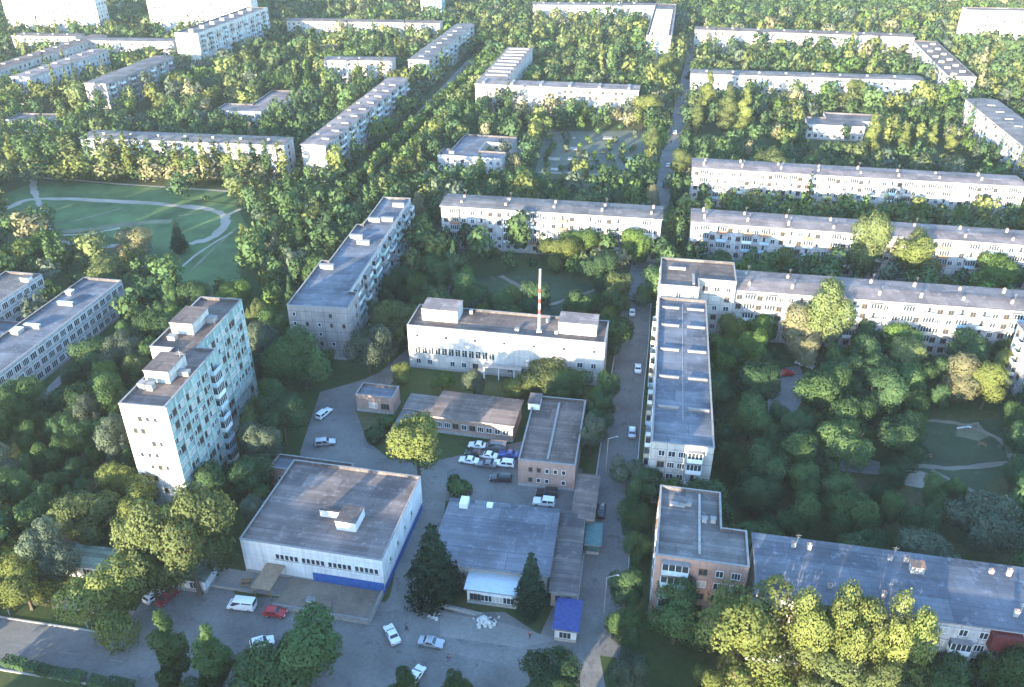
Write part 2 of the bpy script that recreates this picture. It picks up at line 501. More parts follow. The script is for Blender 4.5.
def building(name, label, P, deg, poly, H, wall, roof, facades=(), cat='building', group=None, style='parapet', phrase=None, walls=None,
             vents=(), hatches=(), chimneys=(), max_win=100, ridge=False, extra=None):
    """poly: counter-clockwise footprint in metres from the front left corner P; facades: dicts with the edge they fill"""
    rz = R(deg)
    root = thing(name, label, cat, (P[0], P[1], 0), rz, group)
    Mw = Matrix.Translation((P[0], P[1], 0)) @ Matrix.Rotation(rz, 4, 'Z')
    BLOCKED.append((P, rz, poly))
    if phrase:
        c = Mw @ Vector((sum(p[0] for p in poly) / len(poly), sum(p[1] for p in poly) / len(poly), 0))
        LANDMARK.append((phrase, c, P, rz, poly))
    n = len(poly)
    w = MB()
    ztop = H + (.55 if style == 'parapet' else 0)
    for i in range(n):
        wm = (walls or {}).get(i, wall)
        w.wallq(poly[i], poly[(i + 1) % n], 0, ztop, wm)
        d = Vector(poly[(i + 1) % n]) - Vector(poly[i]); L = d.length; d.normalize(); nn = Vector((d.y, -d.x))
        a, b_ = Vector(poly[i]) + nn * .07, Vector(poly[(i + 1) % n]) + nn * .07
    w.build('wall', root)
    # plinth band round the foot
    pl = MB()
    o1 = inset(poly, -.06)
    for i in range(n):
        a, b_ = o1[i], o1[(i + 1) % n]
        pl.wallq(a, b_, 0, .7, 'concrete')
        pl.face([(*a, .7), (*b_, .7), (*poly[(i + 1) % n], .7), (*poly[i], .7)], 'concrete')
    pl.build('plinth', root)
    r = MB()
    if style == 'parapet':
        q = inset(poly, .3)
        for i in range(n):
            a, b_, c, d_ = poly[i], poly[(i + 1) % n], q[(i + 1) % n], q[i]
        r.face([(x, y, H) for x, y in q], roof)
        ro = r.build('roof', root)
        cp = MB()
        o2 = inset(poly, -.08)
        for i in range(n):
            j = (i + 1) % n
            cp.wallq(o2[i], o2[j], ztop + .003, ztop + .12, 'coping')
            cp.face([(*o2[i], ztop + .12), (*o2[j], ztop + .12), (*q[j], ztop + .12), (*q[i], ztop + .12)], 'coping')
            cp.wallq(q[j], q[i], H - .02, ztop + .12, 'roof_dark')
            cp.face([(*o2[j], ztop + .003), (*o2[i], ztop + .003), (*poly[i], ztop + .003), (*poly[j], ztop + .003)], 'coping')
        cp.build('parapet', root)
    elif style == 'eave':
        e = inset(poly, -.45)
        L, D = poly[1][0], poly[2][1]
        for i in range(n):
            r.wallq(e[i], e[(i + 1) % n], H + .004, H + .26, 'coping')
        r.face([(x, y, H + .004) for x, y in reversed(e)], 'concrete')
        if n == 4:          # very low pitch towards a ridge that runs along the longer side
            z1, z2 = H + .26, H + .26 + min(L, D) * .035
            if L >= D:
                a, b_ = (e[0][0], D / 2), (e[1][0], D / 2)
                r.face([(*e[0], z1), (*e[1], z1), (*b_, z2), (*a, z2)], roof)
                r.face([(*e[2], z1), (*e[3], z1), (*a, z2), (*b_, z2)], roof)
                r.face([(*e[1], z1), (*e[2], z1), (*b_, z2)], 'coping')
                r.face([(*e[3], z1), (*e[0], z1), (*a, z2)], 'coping')
            else:
                a, b_ = (L / 2, e[0][1]), (L / 2, e[3][1])
                r.face([(*e[1], z1), (*e[2], z1), (*b_, z2), (*a, z2)], roof)
                r.face([(*e[3], z1), (*e[0], z1), (*a, z2), (*b_, z2)], roof)
                r.face([(*e[0], z1), (*e[1], z1), (*a, z2)], 'coping')
                r.face([(*e[2], z1), (*e[3], z1), (*b_, z2)], 'coping')
        else:
            r.face([(x, y, H + .26) for x, y in e], roof)
        ro = r.build('roof', root)
    # openings
    todo = []
    for fc in facades:
        i = fc['edge']
        a, b_ = Vector(poly[i]), Vector(poly[(i + 1) % n])
        d = (b_ - a); L = d.length; d.normalize()
        nn = Vector((d.y, -d.x))
        ang = math.atan2(d.y, d.x)
        wn = Mw.to_3x3() @ Vector((nn.x, nn.y, 0))
        mid = Mw @ Vector(((a.x + b_.x) / 2, (a.y + b_.y) / 2, H / 2))
        vis = wn.dot(Vector((0, 0, CAM_H)) - mid) > 0
        if not vis:
            continue
        fl, fh, z0 = fc.get('floors', 5), fc.get('fh', 2.8), fc.get('z0', 1.9)
        sp = fc.get('sp', 3.1)
        x0, x1 = fc.get('x0', 1.6), fc.get('x1', L - 1.6)
        cnt = max(1, int(round((x1 - x0) / sp)) + 1)
        xs = [x0 + (x1 - x0) * k / max(1, cnt - 1) for k in range(cnt)]
        balc = fc.get('balc')          # (period, phase set)
        for k, x in enumerate(xs):
            isb = balc and (k % balc[0]) in balc[1]
            for f in range(fl):
                if fc.get('skip') and rnd.random() < fc['skip']:
                    continue
                z = z0 + f * fh
                p = a + d * x
                off = nn * .004
                if isb and f > 0:
                    todo.append(('balcony', fc.get('bcol', ('white', 'sky', 'grey', 'beige', 'mint')), p + off, z - .95, ang))
                    continue
                todo.append(('window', fc.get('win', 'std'), p + off, z, ang))
    wl = []
    for t in todo:
        wp = Mw @ Vector((t[2].x, t[2].y, t[3]))
        u, v = px(wp)
        infr = -5 < u < 1029 and -5 < v < 692
        wl.append((0 if infr else 1, (wp - cam.location).length, t))
    wl.sort(key=lambda q: (q[0], q[1]))
    cnts = {'window': 0, 'balcony': 0}
    rest = []
    tot = sum(1 for q in wl if q[2][0] == 'window')
    for inf, dist, t in wl:
        kind = t[0]
        if kind == 'window':
            me = rnd.choice(WIN[t[1]])
        else:
            me = BALC[rnd.choice(t[1])][0 if rnd.random() < .4 else 1]
        cnts[kind] += 1
        if cnts[kind] > max_win:
            if kind == 'window' or inf == 0:
                rest.append((me, t))
            continue
        obj(kind, me, root, (t[2].x, t[2].y, t[3]), t[4])
    if rest:
        mb = MB()
        for me, t in rest:
            T = Matrix.Translation((t[2].x, t[2].y, t[3])) @ Matrix.Rotation(t[4], 4, 'Z')
            for p in me.polygons:
                mb.face([T @ me.vertices[i].co for i in p.vertices], me.materials[p.material_index].name)
        o = mb.build('window', root)
        o['kind'] = 'stuff'
    for (x, y, sx, sy, h) in vents:
        b = MB(); b.box(-sx / 2, sx / 2, -sy / 2, sy / 2, H - .05, H + h, 'pale_concrete')
        b.box(-sx / 2 - .1, sx / 2 + .1, -sy / 2 - .1, sy / 2 + .1, H + h + .003, H + h + .12, 'coping')
        b.build('roof_vent', ro, (x, y, 0))
    for (x, y, sx, sy, h, *mt) in hatches:
        b = MB(); b.box(-sx / 2, sx / 2, -sy / 2, sy / 2, H - .05, H + h, mt[0] if mt else 'tower_white')
        b.box(-sx / 2 - .15, sx / 2 + .15, -sy / 2 - .15, sy / 2 + .15, H + h + .003, H + h + .18, 'coping', top=mt[1] if len(mt) > 1 else roof)
        b.build('roof_cabin', ro, (x, y, 0))
    for (x, y) in chimneys:
        b = MB(); hh = H + rnd.uniform(1.0, 1.7); b.box(-.32, .32, -.24, .24, H - .05, hh, 'pale_concrete')
        b.box(-.4, .4, -.32, .32, hh + .003, hh + .1, 'coping')
        b.box(-.15, .15, -.12, .12, hh + .103, hh + .4, 'rust')
        if rnd.random() < .5:
            b.tube((.5, .1, H), (.5, .1, H + 3.4), .03, .02, 'steel', 4); b.box(.0, 1.0, .08, .12, H + 3.0, H + 3.04, 'steel'); b.box(.2, .8, .08, .12, H + 2.6, H + 2.64, 'steel')
        b.build('chimney', ro, (x, y, 0))
    if extra:
        extra(root)
    return root


def roof_of(root):
    return [c for c in root.children if c.name.split('.')[0] == 'roof'][0]


def rect(L, D):
    return [(0, 0), (L, 0), (L, D), (0, D)]


def entrances(xs, edge_y=0.0, mat='coping'):
    """porch roofs over the stairwell doors of a long block, with the door below each"""
    def fn(root):
        for x in xs:
            b = MB(); b.box(-1.3, 1.3, -1.5, -.075, 2.5, 2.65, mat)
            b.box(-1.25, -1.13, -1.45, -1.33, 0, 2.497, 'steel'); b.box(1.13, 1.25, -1.45, -1.33, 0, 2.497, 'steel')
            c = b.build('porch', root, (x, edge_y, 0))
            d = MB(); d.box(-.6, .6, -.10, -.065, .05, 2.2, 'frame_brown'); d.build('door', root, (x, edge_y, 0))
    return fn


def vents_row(L, ys, sp, start=4, j=.6):
    out = []
    x = start
    while x < L - 2:
        for y in ys:
            out.append((x + rnd.uniform(-j, j), y + rnd.uniform(-.4, .4)))
        x += sp
    return out


ROW_B = dict(balc=(5, (1, 2)))
ROWG = 'long five-storey apartment rows on the right'

# right-hand rows
building('apartment_block', 'long white five-storey block farthest back of the three parallel rows, golden trees along its foot', (68.1, 303.1), -10.5, rect(116, 11.5), 15,
         'white_panel', 'roof_pale', [dict(edge=0, sp=2.7, balc=(5, (1, 3)), bcol=('white', 'sky', 'beige', 'grey')), dict(edge=3, x0=5.5, x1=6.5, floors=5)], cat='apartment block', group=ROWG, style='eave',
         phrase='the rearmost white row', chimneys=vents_row(116, (3, 8), 14))
building('apartment_block', 'middle of the three parallel white five-storey rows, big yellow trees hiding its wall', (57.6, 249.1), -11.0, rect(118, 11.5), 15,
         'white_panel', 'roof_pale', [dict(edge=0, sp=2.7, balc=(5, (1, 3)), bcol=('white', 'sky', 'rust', 'grey'))], cat='apartment block', group=ROWG, style='eave', phrase='the middle white row',
         chimneys=vents_row(118, (2.5, 8.5), 13))
building('apartment_block', 'white five-storey row that meets the corner block in an L, sunlit along its top floors', (59.9, 200.4), -9.8, rect(100, 12.3), 15,
         'white_panel', 'roof_pale', [dict(edge=0, sp=2.7, balc=(5, (1, 3)), bcol=('white', 'sky', 'mint', 'beige', 'grey'))], cat='apartment block', group=ROWG, style='eave', phrase='the nearest white row',
         chimneys=vents_row(100, (3, 9.5), 11))
building('corner_block', 'taller cream corner block with walled roof terrace joining the street block to the white row', (38.9, 196.6), -10, [(0, 0), (10.2, 0), (10.2, 5.2), (20, 5.2), (20, 17.5), (0, 17.5)], 18,
         'cream_panel', 'roof_brown', [dict(edge=0, floors=6), dict(edge=2, floors=6, x0=2, x1=8), dict(edge=5, floors=6, x0=2, x1=15)], cat='apartment block', style='parapet', phrase='the taller corner block',
         vents=[(4.5, 11.5, 4.5, .5, .6), (8.8, 5, .5, 6, .5)],
         extra=lambda root: None)


def l1_extra(root):
    for y in (13.2, 25.3, 37.5, 49.5, 59):
        for (x0, x1) in ((1.0, 5.3), (7.3, 11.6)):
            b = MB(); b.box(x0, x1, -.2, .2, 14.98, 15.5, 'dull_concrete'); b.box(x0 - .06, x1 + .06, -.26, .26, 15.503, 15.57, 'coping')
            b.build('roof_vent', roof_of(root), (0, y, 0))
    b = MB(); b.box(6.1, 6.3, 9, 62, 15.004, 15.06, 'coping'); b.build('roof_gutter', roof_of(root))
    for f in range(5):
        o = obj('balcony', BALC['white'][1 if f != 2 else 0], root, (8.7, -.004, .95 + f * 2.8), 0)
    for y in (8, 24, 40, 56):
        for f in range(1, 5):
            obj('balcony', BALC[('white', 'sky', 'beige')[f % 3]][f % 2], root, (-.004, y, .95 + f * 2.8), -math.pi / 2)


building('street_block', 'narrow five-storey block lying along the street, its felt roof striped with shadow', (27.6, 132.2), -10, rect(12.2, 64), 15,
         'cream_panel', 'roof_blue', [dict(edge=0, x0=2.2, x1=6.2, sp=2.2, win='std'), dict(edge=3, sp=3.2), dict(edge=1, sp=3.2)], cat='apartment block', style='parapet', phrase='the street block',
         extra=l1_extra)


def b1_extra(root):
    for f in range(5):
        me = balcony_mesh(4.4, ('sky_panel', 'sky_panel', 'mint_panel', 'sky_panel', 'sky_panel')[f], f != 2)
        obj('balcony', me, root, (3.3, -.004, 1.2 + f * 2.8), 0)
    b = MB(); b.box(6.9, 7.3, 2, 17.2, 15.004, 15.35, 'pale_concrete'); b.build('roof_gutter', roof_of(root))


building('brick_block', 'salmon-brick five-storey block with glazed blue balconies and a stepped grey roof', (23.9, 101.3), -11, [(0, 0), (15, 0), (15, 8.6), (10.8, 8.6), (10.8, 18), (0, 18)], 15,
         'salmon_brick', 'roof_grey', [dict(edge=0, x0=7.9, x1=13.2, sp=2.6), dict(edge=5, sp=3.2), dict(edge=1, x0=3, x1=6), dict(edge=3)], cat='apartment block', style='parapet', phrase='the salmon-brick block',
         hatches=[(4.6, 14.2, 2.0, 1.0, .5, 'pale_concrete'), ], vents=[(7.9, 10.2, .8, .8, .9), (9.4, 10.4, .8, .8, .9), (3.2, 13.6, 2.6, .7, .4)], extra=b1_extra)


def b2_extra(root):
    b = MB(); b.box(-2.2, 2.2, -1.35, -.01, 11.6, 14.6, 'red_cladding'); b.build('balcony', root, (36.3, 0, 0))['label'] = 'dark red boarded-in balcony'
    for x in (30.5, 36.3, 44):
        for f in range(0, 4):
            obj('balcony', BALC[('white', 'grey', 'sky')[f % 3]][1], root, (x, -.004, .95 + f * 2.8), 0)
    b = MB(); b.box(-1, 1, -.8, .8, 14.9, 16.9, 'pale_concrete'); b.box(-1.15, 1.15, -.95, .95, 16.903, 17.05, 'coping', top='rust'); b.build('roof_cabin', roof_of(root), (25.2, 9.6, 0))


building('apartment_block', 'long five-storey block under a blue-grey slate roof, dark red balcony near its right end', (38.9, 93.1), -11, rect(64, 13.6), 15,
         'white_panel', 'roof_slate', [dict(edge=0, sp=2.9)], cat='apartment block', style='eave', phrase='the slate-roofed block',
         chimneys=[(6.2, 11.5), (8.7, 11.5), (21.5, 11.5), (24, 11.5), (37, 11.5), (39.6, 11.5), (53, 11.5), (11, 3.2), (19, 3.0), (38, 2.6), (50, 3)], extra=b2_extra)
building('apartment_block', 'white panelled block cut by the right edge of the photo beside the playground', (124.0, 168.0), -10.5, rect(30, 14), 15, 'white_panel', 'roof_pale',
         [dict(edge=0, balc=(4, (1,))), dict(edge=3, sp=3.2, balc=(3, (1,)))], cat='apartment block', style='eave', phrase='the block at the photo edge')


# the tower
def t1_extra(root):
    for f in range(9):      # the zig-zag column of balconies at the end of the front half
        me = BALC['sky'][f % 2] if f % 3 else BALC['white'][1]
        obj('balcony', me, root, (9.104, 18.6, 1.0 + f * 2.85), math.pi / 2)
    for y in (.12, 3.46, 6.74, 10.02, 13.3, 16.58):       # ribs between the window columns
        b = MB(); b.box(9.103, 9.4, y - .16, y + .16, 0, 27.4, 'pale_tile'); b.build('facade_rib', root)
    for y in (21.9, 25.16, 28.44, 31.72, 35.0, 38.28, 41.56):
        b = MB(); b.box(5.003, 5.3, y - .16, y + .16, 0, 27.4, 'pale_tile'); b.build('facade_rib', root)
    b = MB(); b.box(6.9, 7.25, -.12, -.003, 0, 24, 'concrete'); b.build('facade_rib', root)
    b = MB(); b.tube((5.5, 14, 27), (5.5, 14, 31.5), .06, .04, 'steel'); b.box(4.6, 6.4, 13.97, 14.03, 30.4, 30.46, 'steel'); b.box(4.9, 6.1, 13.97, 14.03, 30.9, 30.96, 'steel')
    b.build('antenna', roof_of(root))


building('tower_block', 'nine-storey apartment tower with sunlit white end wall and blue tiled side', (-73.3, 128.0), -8, [(0, 0), (9.1, 0), (9.1, 21.5), (5, 21.5), (5, 43.5), (-5, 43.5), (-5, 20.5), (0, 20.5)], 27,
         'tower_white', 'roof_brown', [dict(edge=0, floors=8, x0=2.0, x1=6.6, sp=1.5, win='small', fh=2.85, z0=4.5, skip=.3), dict(edge=1, floors=9, fh=2.85, x0=1.0, x1=17.4, sp=1.64, win='tower'), dict(edge=3, floors=9, fh=2.85, x0=1.2, x1=20.9, sp=1.64, win='tower')],
         cat='apartment tower', walls={1: 'tower_tile', 3: 'tower_tile', 2: 'tower_tile', 4: 'tower_tile'}, phrase='the white tower', max_win=100,
         hatches=[(3.2, 12, 5.0, 7.0, 2.6), (-1.2, 31, 5.0, 7.5, 2.6)], vents=[(1.2, 6.5, 1.3, 1.3, 1.2), (3.0, 6.2, 1.3, 1.3, 1.2), (6.8, 12.0, 2.4, 1.2, .9), (2.4, 33.5, 2.2, 1.6, 1.1), (-2.2, 24.8, 1.6, 1.4, 1.0)], extra=t1_extra)


# grey slab beyond the tower
def m1_extra(root):
    for (x, y) in ((3, 24), (8.5, 42), (5.2, 46), (7, 60), (11, 61), (11.5, 74)):
        b = MB(); b.box(-1.9, 1.9, -.5, .5, 14.98, 16.2, 'pale_concrete'); b.box(-2.05, 2.05, -.65, .65, 16.203, 16.34, 'coping'); b.build('roof_vent', roof_of(root), (x, y, 0))


building('slab_block', 'grey-pink five-storey slab running away from the camera, between the tower and the wooded court', (-58.3, 190.6), -7, [(0, 0), (16.3, 0), (16.3, 9.5), (14, 9.5), (14, 81), (4.4, 81), (4.4, 56), (2.4, 56), (2.4, 28), (0, 28)], 15,
         'grey_panel', 'roof_blue', [dict(edge=0, sp=3.4, win='small', skip=.35), dict(edge=1, floors=5, x0=3, x1=6.5, sp=3.4, win='small', skip=.5), dict(edge=3, sp=3.1, balc=(3, (1, 2)), bcol=('sky', 'white', 'grey', 'mint'))],
         cat='apartment block', phrase='the grey slab', extra=m1_extra, walls={3: 'white_panel'})


# white hall
def k1_extra(root):
    b = MB(); b.box(20, 30, -2.2, -.07, 3.4, 3.6, 'pale_concrete')
    for x in (20.2, 24, 28, 29.5): b.box(x, x + .3, -2.1, -1.8, 0, 3.397, 'white_paint')
    b.build('porch', root)
    b = MB(); b.box(9, 16, 4.5, 10.2, 12.003, 12.05, 'roof_brown'); b.build('roof_patch', roof_of(root))


building('white_hall', 'long sunlit white hall with two roof cabins and a striped mast on its roof', (-26.8, 185.4), -10.5, rect(50.5, 11.5), 12,
         'plaster', 'roof_brown', [dict(edge=0, floors=1, x0=2.5, x1=22, sp=1.7, win='tall', z0=5.6, skip=.08), dict(edge=0, floors=1, x0=2.6, x1=48, sp=7.0, win='slot', z0=9.8), dict(edge=0, floors=1, x0=24, x1=48, sp=3.4, win='std', z0=5.6, skip=.2), dict(edge=0, floors=1, x0=2.5, x1=48, sp=3.0, win='std', z0=2.2, skip=.25)],
         cat='hall', phrase='the white hall', hatches=[(7.5, 7.3, 9.4, 6.2, 3.3, 'plaster', 'roof_pale'), (43.2, 6.3, 9.6, 5.6, 3.3, 'plaster', 'roof_pale')], vents=[(28, 3.0, 1.0, .8, .7), (38, 3.2, .8, .8, .9), (14.5, 10, .8, .8, .9), (35, 9, .8, .8, 1.0)], extra=k1_extra)

# brick yard buildings
SHED = 'low brick buildings round the car yard'
building('brick_shed', 'long brown-roofed brick shed behind the parked cars', (-18.4, 156.7), -12, rect(19, 10), 4.5, 'pink_brick', 'roof_brown',
         [dict(edge=0, floors=1, sp=1.9, z0=2.4, win='std')], cat='shed', style='eave', phrase='the brown-roofed shed')
building('brick_shed', 'two-storey brown-roofed brick house with white-boxed back corner, next to the parked jeep', (1.3, 137.6), -9.5, rect(12, 24.3), 6.3, 'salmon_brick', 'roof_brown',
         [dict(edge=0, floors=2, fh=2.7, z0=1.9, x0=2.6, x1=9.6, sp=1.75, win='small', skip=.15), dict(edge=3, floors=2, fh=2.7, x0=3, x1=14, sp=3.2, win='small')], cat='brick house', phrase='the two-storey brick house',
         hatches=[(.5, 21.5, 2.6, 4.2, 1.6, 'white_paint', 'roof_dark')], vents=[(6.0, 12, .3, 21, .3)])
building('brick_shed', 'small grey-roofed lean-to at the left end of the brown-roofed shed', (-25.2, 161.6), -12, rect(6.2, 5.6), 3.3, 'pink_brick', 'roof_grey', [], cat='shed', style='eave')
building('brick_shed', 'red-walled flat annex between the two-storey brick house and the street', (11.9, 123.6), -10, rect(3.9, 13), 3.6, 'red_brick', 'roof_brown', [dict(edge=3, floors=1, x0=3, x1=9, sp=3, z0=1.7, win='small')], cat='annex', style='eave')
building('brick_shed', 'little detached brick hut with flat grey roof beside the left driveway', (-37.4, 165.3), -11, rect(9.2, 5.2), 4.2, 'pink_brick', 'roof_blue', [dict(edge=0, floors=1, x0=4.2, x1=7.2, sp=2.6, z0=2.1, win='wide')], cat='hut', phrase='the little brick hut')
building('garage_row', 'narrow low garage with pale roof half hidden by the yellow tree', (-27.8, 149.5), -11, rect(3.2, 12), 2.8, 'pink_brick', 'roof_grey', [], cat='garage', style='eave')


def f1_extra(root):
    b = MB(); b.box(2.0, 3.6, 14.6, 17.0, 4.98, 6.4, 'white_paint'); b.build('roof_cabin', roof_of(root))
    b = MB(); b.box(7.2, 8.4, 15.6, 16.8, 4.98, 5.7, 'white_paint'); b.build('roof_vent', roof_of(root))
    b = MB(); b.box(-.16, -.083, .3, 16.6, 0, 4.2, 'teal_paint'); b.build('side_wall', root)


building('flat_warehouse', 'wide low warehouse with weathered blue-grey flat roof behind the two dark spruces', (-14.6, 110.3), -9, rect(21.2, 17.2), 4.8, 'concrete', 'roof_blue',
         [], cat='warehouse', phrase='the flat warehouse', style='eave', extra=f1_extra)
building('flat_warehouse', 'narrow strip of dark flat roof attached along the street side of the wide warehouse', (6.9, 104.6), -8, rect(4.4, 20.6), 3.6, 'concrete', 'roof_dark', [dict(edge=0, floors=1, x0=1.2, x1=3.2, z0=2, win='small')], cat='outbuilding', style='eave')
building('kiosk', 'white shop pavilion with pale tin roof between the two dark spruces', (-8.0, 105.3), -10, rect(9.0, 4.8), 3.5, 'store_white', 'tin_roof', [dict(edge=0, floors=1, x0=1.5, x1=7.5, sp=2, z0=1.7, win='wide')], cat='pavilion', style='eave')
building('kiosk', 'small street kiosk with bright blue pitched roof', (7.2, 97.0), -10, rect(3.7, 6.2), 2.9, 'store_white', 'blue_roof', [dict(edge=0, floors=1, x0=1.8, x1=1.9, z0=1.5, win='wide')], cat='kiosk', style='eave', phrase='the blue kiosk')
building('storage_container', 'teal steel container box standing in the fenced strip along the street', (14.2, 117.4), -8, rect(2.4, 5.5), 2.5, 'teal_paint', 'teal_paint', [], cat='container', style='eave')


# store
def st_extra(root):
    b = MB(); b.box(13.5, 27.24, -.10, -.065, .0, 2.5, 'blue_paint'); b.build('blue_band', root)
    b = MB(); b.box(27.267, 27.3, .05, 23.2, 0, 1.6, 'blue_paint'); b.build('blue_band', root)
    x = 7.0
    for g in range(4):
        for k in range(5):
            obj('window', WIN['strip'][0], root, (x, -.004, 5.1), 0)
            x += .92
        x += .5
    b = MB(); b.box(4.6, 8.2, -6.2, -.1, 3.0, 3.18, 'canvas')
    for (x, y) in ((4.8, -6.0), (8.0, -6.0)): b.box(x - .08, x + .08, y - .08, y + .08, 0, 2.997, 'wood')
    b.build('awning', root)
    for (x0, x1, y0, y1, h) in ((11.8, 15.6, 9.2, 9.55, 1.5), (16.1, 20.0, 6.4, 11.0, 2.0)):
        b = MB(); b.box(x0, x1, y0, y1, 7.45, 7.5 + h, 'store_white'); b.box(x0 - .1, x1 + .1, y0 - .1, y1 + .1, 7.503 + h, 7.62 + h, 'white_paint', top='roof_dark'); b.build('roof_cabin', roof_of(root))
    for i in range(4):
        obj('window', WIN['small'][0], root, (27.204, 4 + i * 4.2, 4.6), math.pi / 2)


building('store', 'square white store with wide flat felt roof and blue painted base', (-49.7, 112.9), -11.5, rect(27.2, 23.6), 7.5, 'store_white', 'roof_mauve', [], cat='store', phrase='the white store', extra=st_extra)
building('store_annex', 'low flat-roofed service wing along the back of the white store', (-50.9, 137.6), -11.5, rect(17, 4.6), 4.3, 'pink_brick', 'roof_blue', [dict(edge=0, floors=1, x0=2, x1=15, sp=4, z0=2.2, win='small')], cat='annex', vents=[(12.5, 2.5, 1.5, .8, .6)])
building('market_pavilion', 'long low market pavilion with white front and dull greenish roof under the big street trees', (-86.0, 112.3), -9, rect(31, 4.4), 3.1, 'store_white', 'roof_green', [dict(edge=0, floors=1, x0=2, x1=29, sp=3, z0=1.6, win='wide')], cat='pavilion', style='eave', phrase='the market pavilion')

# school at left
SCHOOL = 'school buildings at the left edge'


def s1_extra(root):
    for (x, y, sx, sy) in ((5, 46, 4.4, .5), (4.4, 33, 4.2, .8), (2.2, 30.0, 2.2, 2.4), (2.0, 52.5, 1.6, 1.8)):
        b = MB(); b.box(-sx / 2, sx / 2, -sy / 2, sy / 2, 8.98, 10.0, 'pale_concrete'); b.box(-sx / 2 - .1, sx / 2 + .1, -sy / 2 - .1, sy / 2 + .1, 10.003, 10.12, 'white_paint'); b.build('roof_vent', roof_of(root), (x, y, 0))


building('school', 'long three-storey white school wing with ribbon windows and bluish flat roof', (-135.5, 158.5), -9.5, rect(12, 62), 9.0, 'school_wall', 'roof_blue',
         [dict(edge=1, floors=3, fh=2.95, z0=1.75, sp=3.0, win='school'), dict(edge=0, floors=3, fh=2.95, z0=1.75, sp=4, win='school')], cat='school', group=SCHOOL, phrase='the long school wing', extra=s1_extra)
building('school', 'shorter school wing at the left edge with windowless sunlit end', (-158.2, 179.5), -10, rect(12, 45), 9.0, 'school_wall', 'roof_grey',
         [dict(edge=1, floors=3, fh=2.95, z0=1.75, sp=3.0, win='school')], cat='school', group=SCHOOL, hatches=[(9.5, 41.5, 2.4, 2.0, 1.2, 'white_paint')], phrase='the shorter school wing')
building('school_link', 'low flat passage joining the two school wings', (-144.6, 196), -10, rect(13.2, 6), 4.6, 'school_wall', 'roof_blue', [dict(edge=0, floors=1, x0=2, x1=11, sp=3, z0=2.4, win='school')], cat='school passage')

# middle distance
FAR = 'five-storey blocks farther up the hill'
building('apartment_block', 'sunlit five-storey row across the wooded court behind the white hall', (-23.8, 263.3), -9.5, rect(73, 11.2), 15, 'white_panel', 'roof_grey',
         [dict(edge=0, balc=(6, (1, 4)), bcol=('grey', 'rust', 'sky', 'white')), dict(edge=1, floors=5, x0=5, x1=6)], cat='apartment block', style='eave', phrase='the row behind the white hall', chimneys=vents_row(73, (3, 8), 16, 6))
building('apartment_block', 'long block with bright white end wall on the left of the tree-lined alley', (-85.8, 332.3), -9.5, rect(10.3, 122), 15, 'cream_panel', 'roof_pale',
         [dict(edge=1, sp=3.2, balc=(4, (1, 2)), bcol=('white', 'sky', 'grey'))], cat='apartment block', group=FAR, style='eave', phrase='the alley block', vents=[(7.5, 8 + 12 * i, 3.2, .8, .9) for i in range(9)] + [(2.2, 14 + 13 * i, 1.6, .8, .9) for i in range(8)], max_win=60)
building('apartment_block', 'block farther along the alley, end-on to the camera', (-60.3, 498.6), -10, rect(12.2, 125), 15, 'cream_panel', 'roof_grey',
         [dict(edge=0, sp=3.4, skip=.4), dict(edge=1, sp=4, balc=(3, (1,)))], cat='apartment block', group=FAR, style='eave', vents=[(6, 8 + 14 * i, 3, .8, .9) for i in range(8)], max_win=60)
building('apartment_block', 'long pale row with pinkish roof at the head of the alley', (-162.6, 634), -6, rect(112, 12), 15, 'cream_panel', 'roof_brown', [dict(edge=0, sp=3.6, balc=(5, (2,)))], cat='apartment block', group=FAR, style='eave', max_win=60)
building('apartment_block', 'short row behind the poplars just left of the alley', (-109, 497), -3, rect(40, 11), 15, 'cream_panel', 'roof_grey', [dict(edge=0, sp=3.4)], cat='apartment block', group=FAR, style='eave', max_win=60, vents=[(8, 5, 1, 1, 1), (20, 5, 1, 1, 1), (32, 5, 1, 1, 1)])
building('apartment_block', 'L-shaped pale block with crosswise roof ridges above the walled allotment', (-19.1, 438.8), -10, [(0, 0), (84, 0), (84, 11), (15, 11), (15, 98), (0, 98)], 15, 'cream_panel', 'roof_pale',
         [dict(edge=0, sp=3.2, balc=(5, (1,)), bcol=('white', 'beige'))], cat='apartment block', group=FAR, style='eave', max_win=80, phrase='the L-shaped block',
         vents=[(4 + 15 * i, 5.5, 1.2, 8, .8) for i in range(6)] + [(7.5, 20 + 9 * i, 12, .7, .8) for i in range(9)])
building('apartment_block', 'white slab closing the view above the L-shaped block', (16.7, 703), -3, rect(97, 14), 16, 'tower_white', 'roof_grey', [dict(edge=0, sp=3.4, floors=5, skip=.3)], cat='apartment block', group=FAR, style='eave', max_win=50, vents=[(8 + 12 * i, 7, 1.2, 1.2, 1.4) for i in range(7)])
building('apartment_block', 'white end-on block with dark crossbars on its roof beside the uphill street', (85.9, 557.2), -11, rect(15.5, 138), 18, 'tower_white', 'roof_dark', [dict(edge=1, sp=4, floors=6)], cat='apartment block', group=FAR, style='parapet', max_win=40,
         vents=[(7.7, 6 + 11 * i, 12, 1.0, 1.2) for i in range(10)])
building('apartment_block', 'very long low-looking row with reddish roof edge beneath the woods', (124.9, 597), -11.5, rect(141, 13), 15, 'cream_panel', 'roof_brown', [dict(edge=0, sp=4.2, skip=.2)], cat='apartment block', group=FAR, style='eave', max_win=70, vents=[(8 + 17 * i, 6, 1.2, 1, 1.2) for i in range(8)])
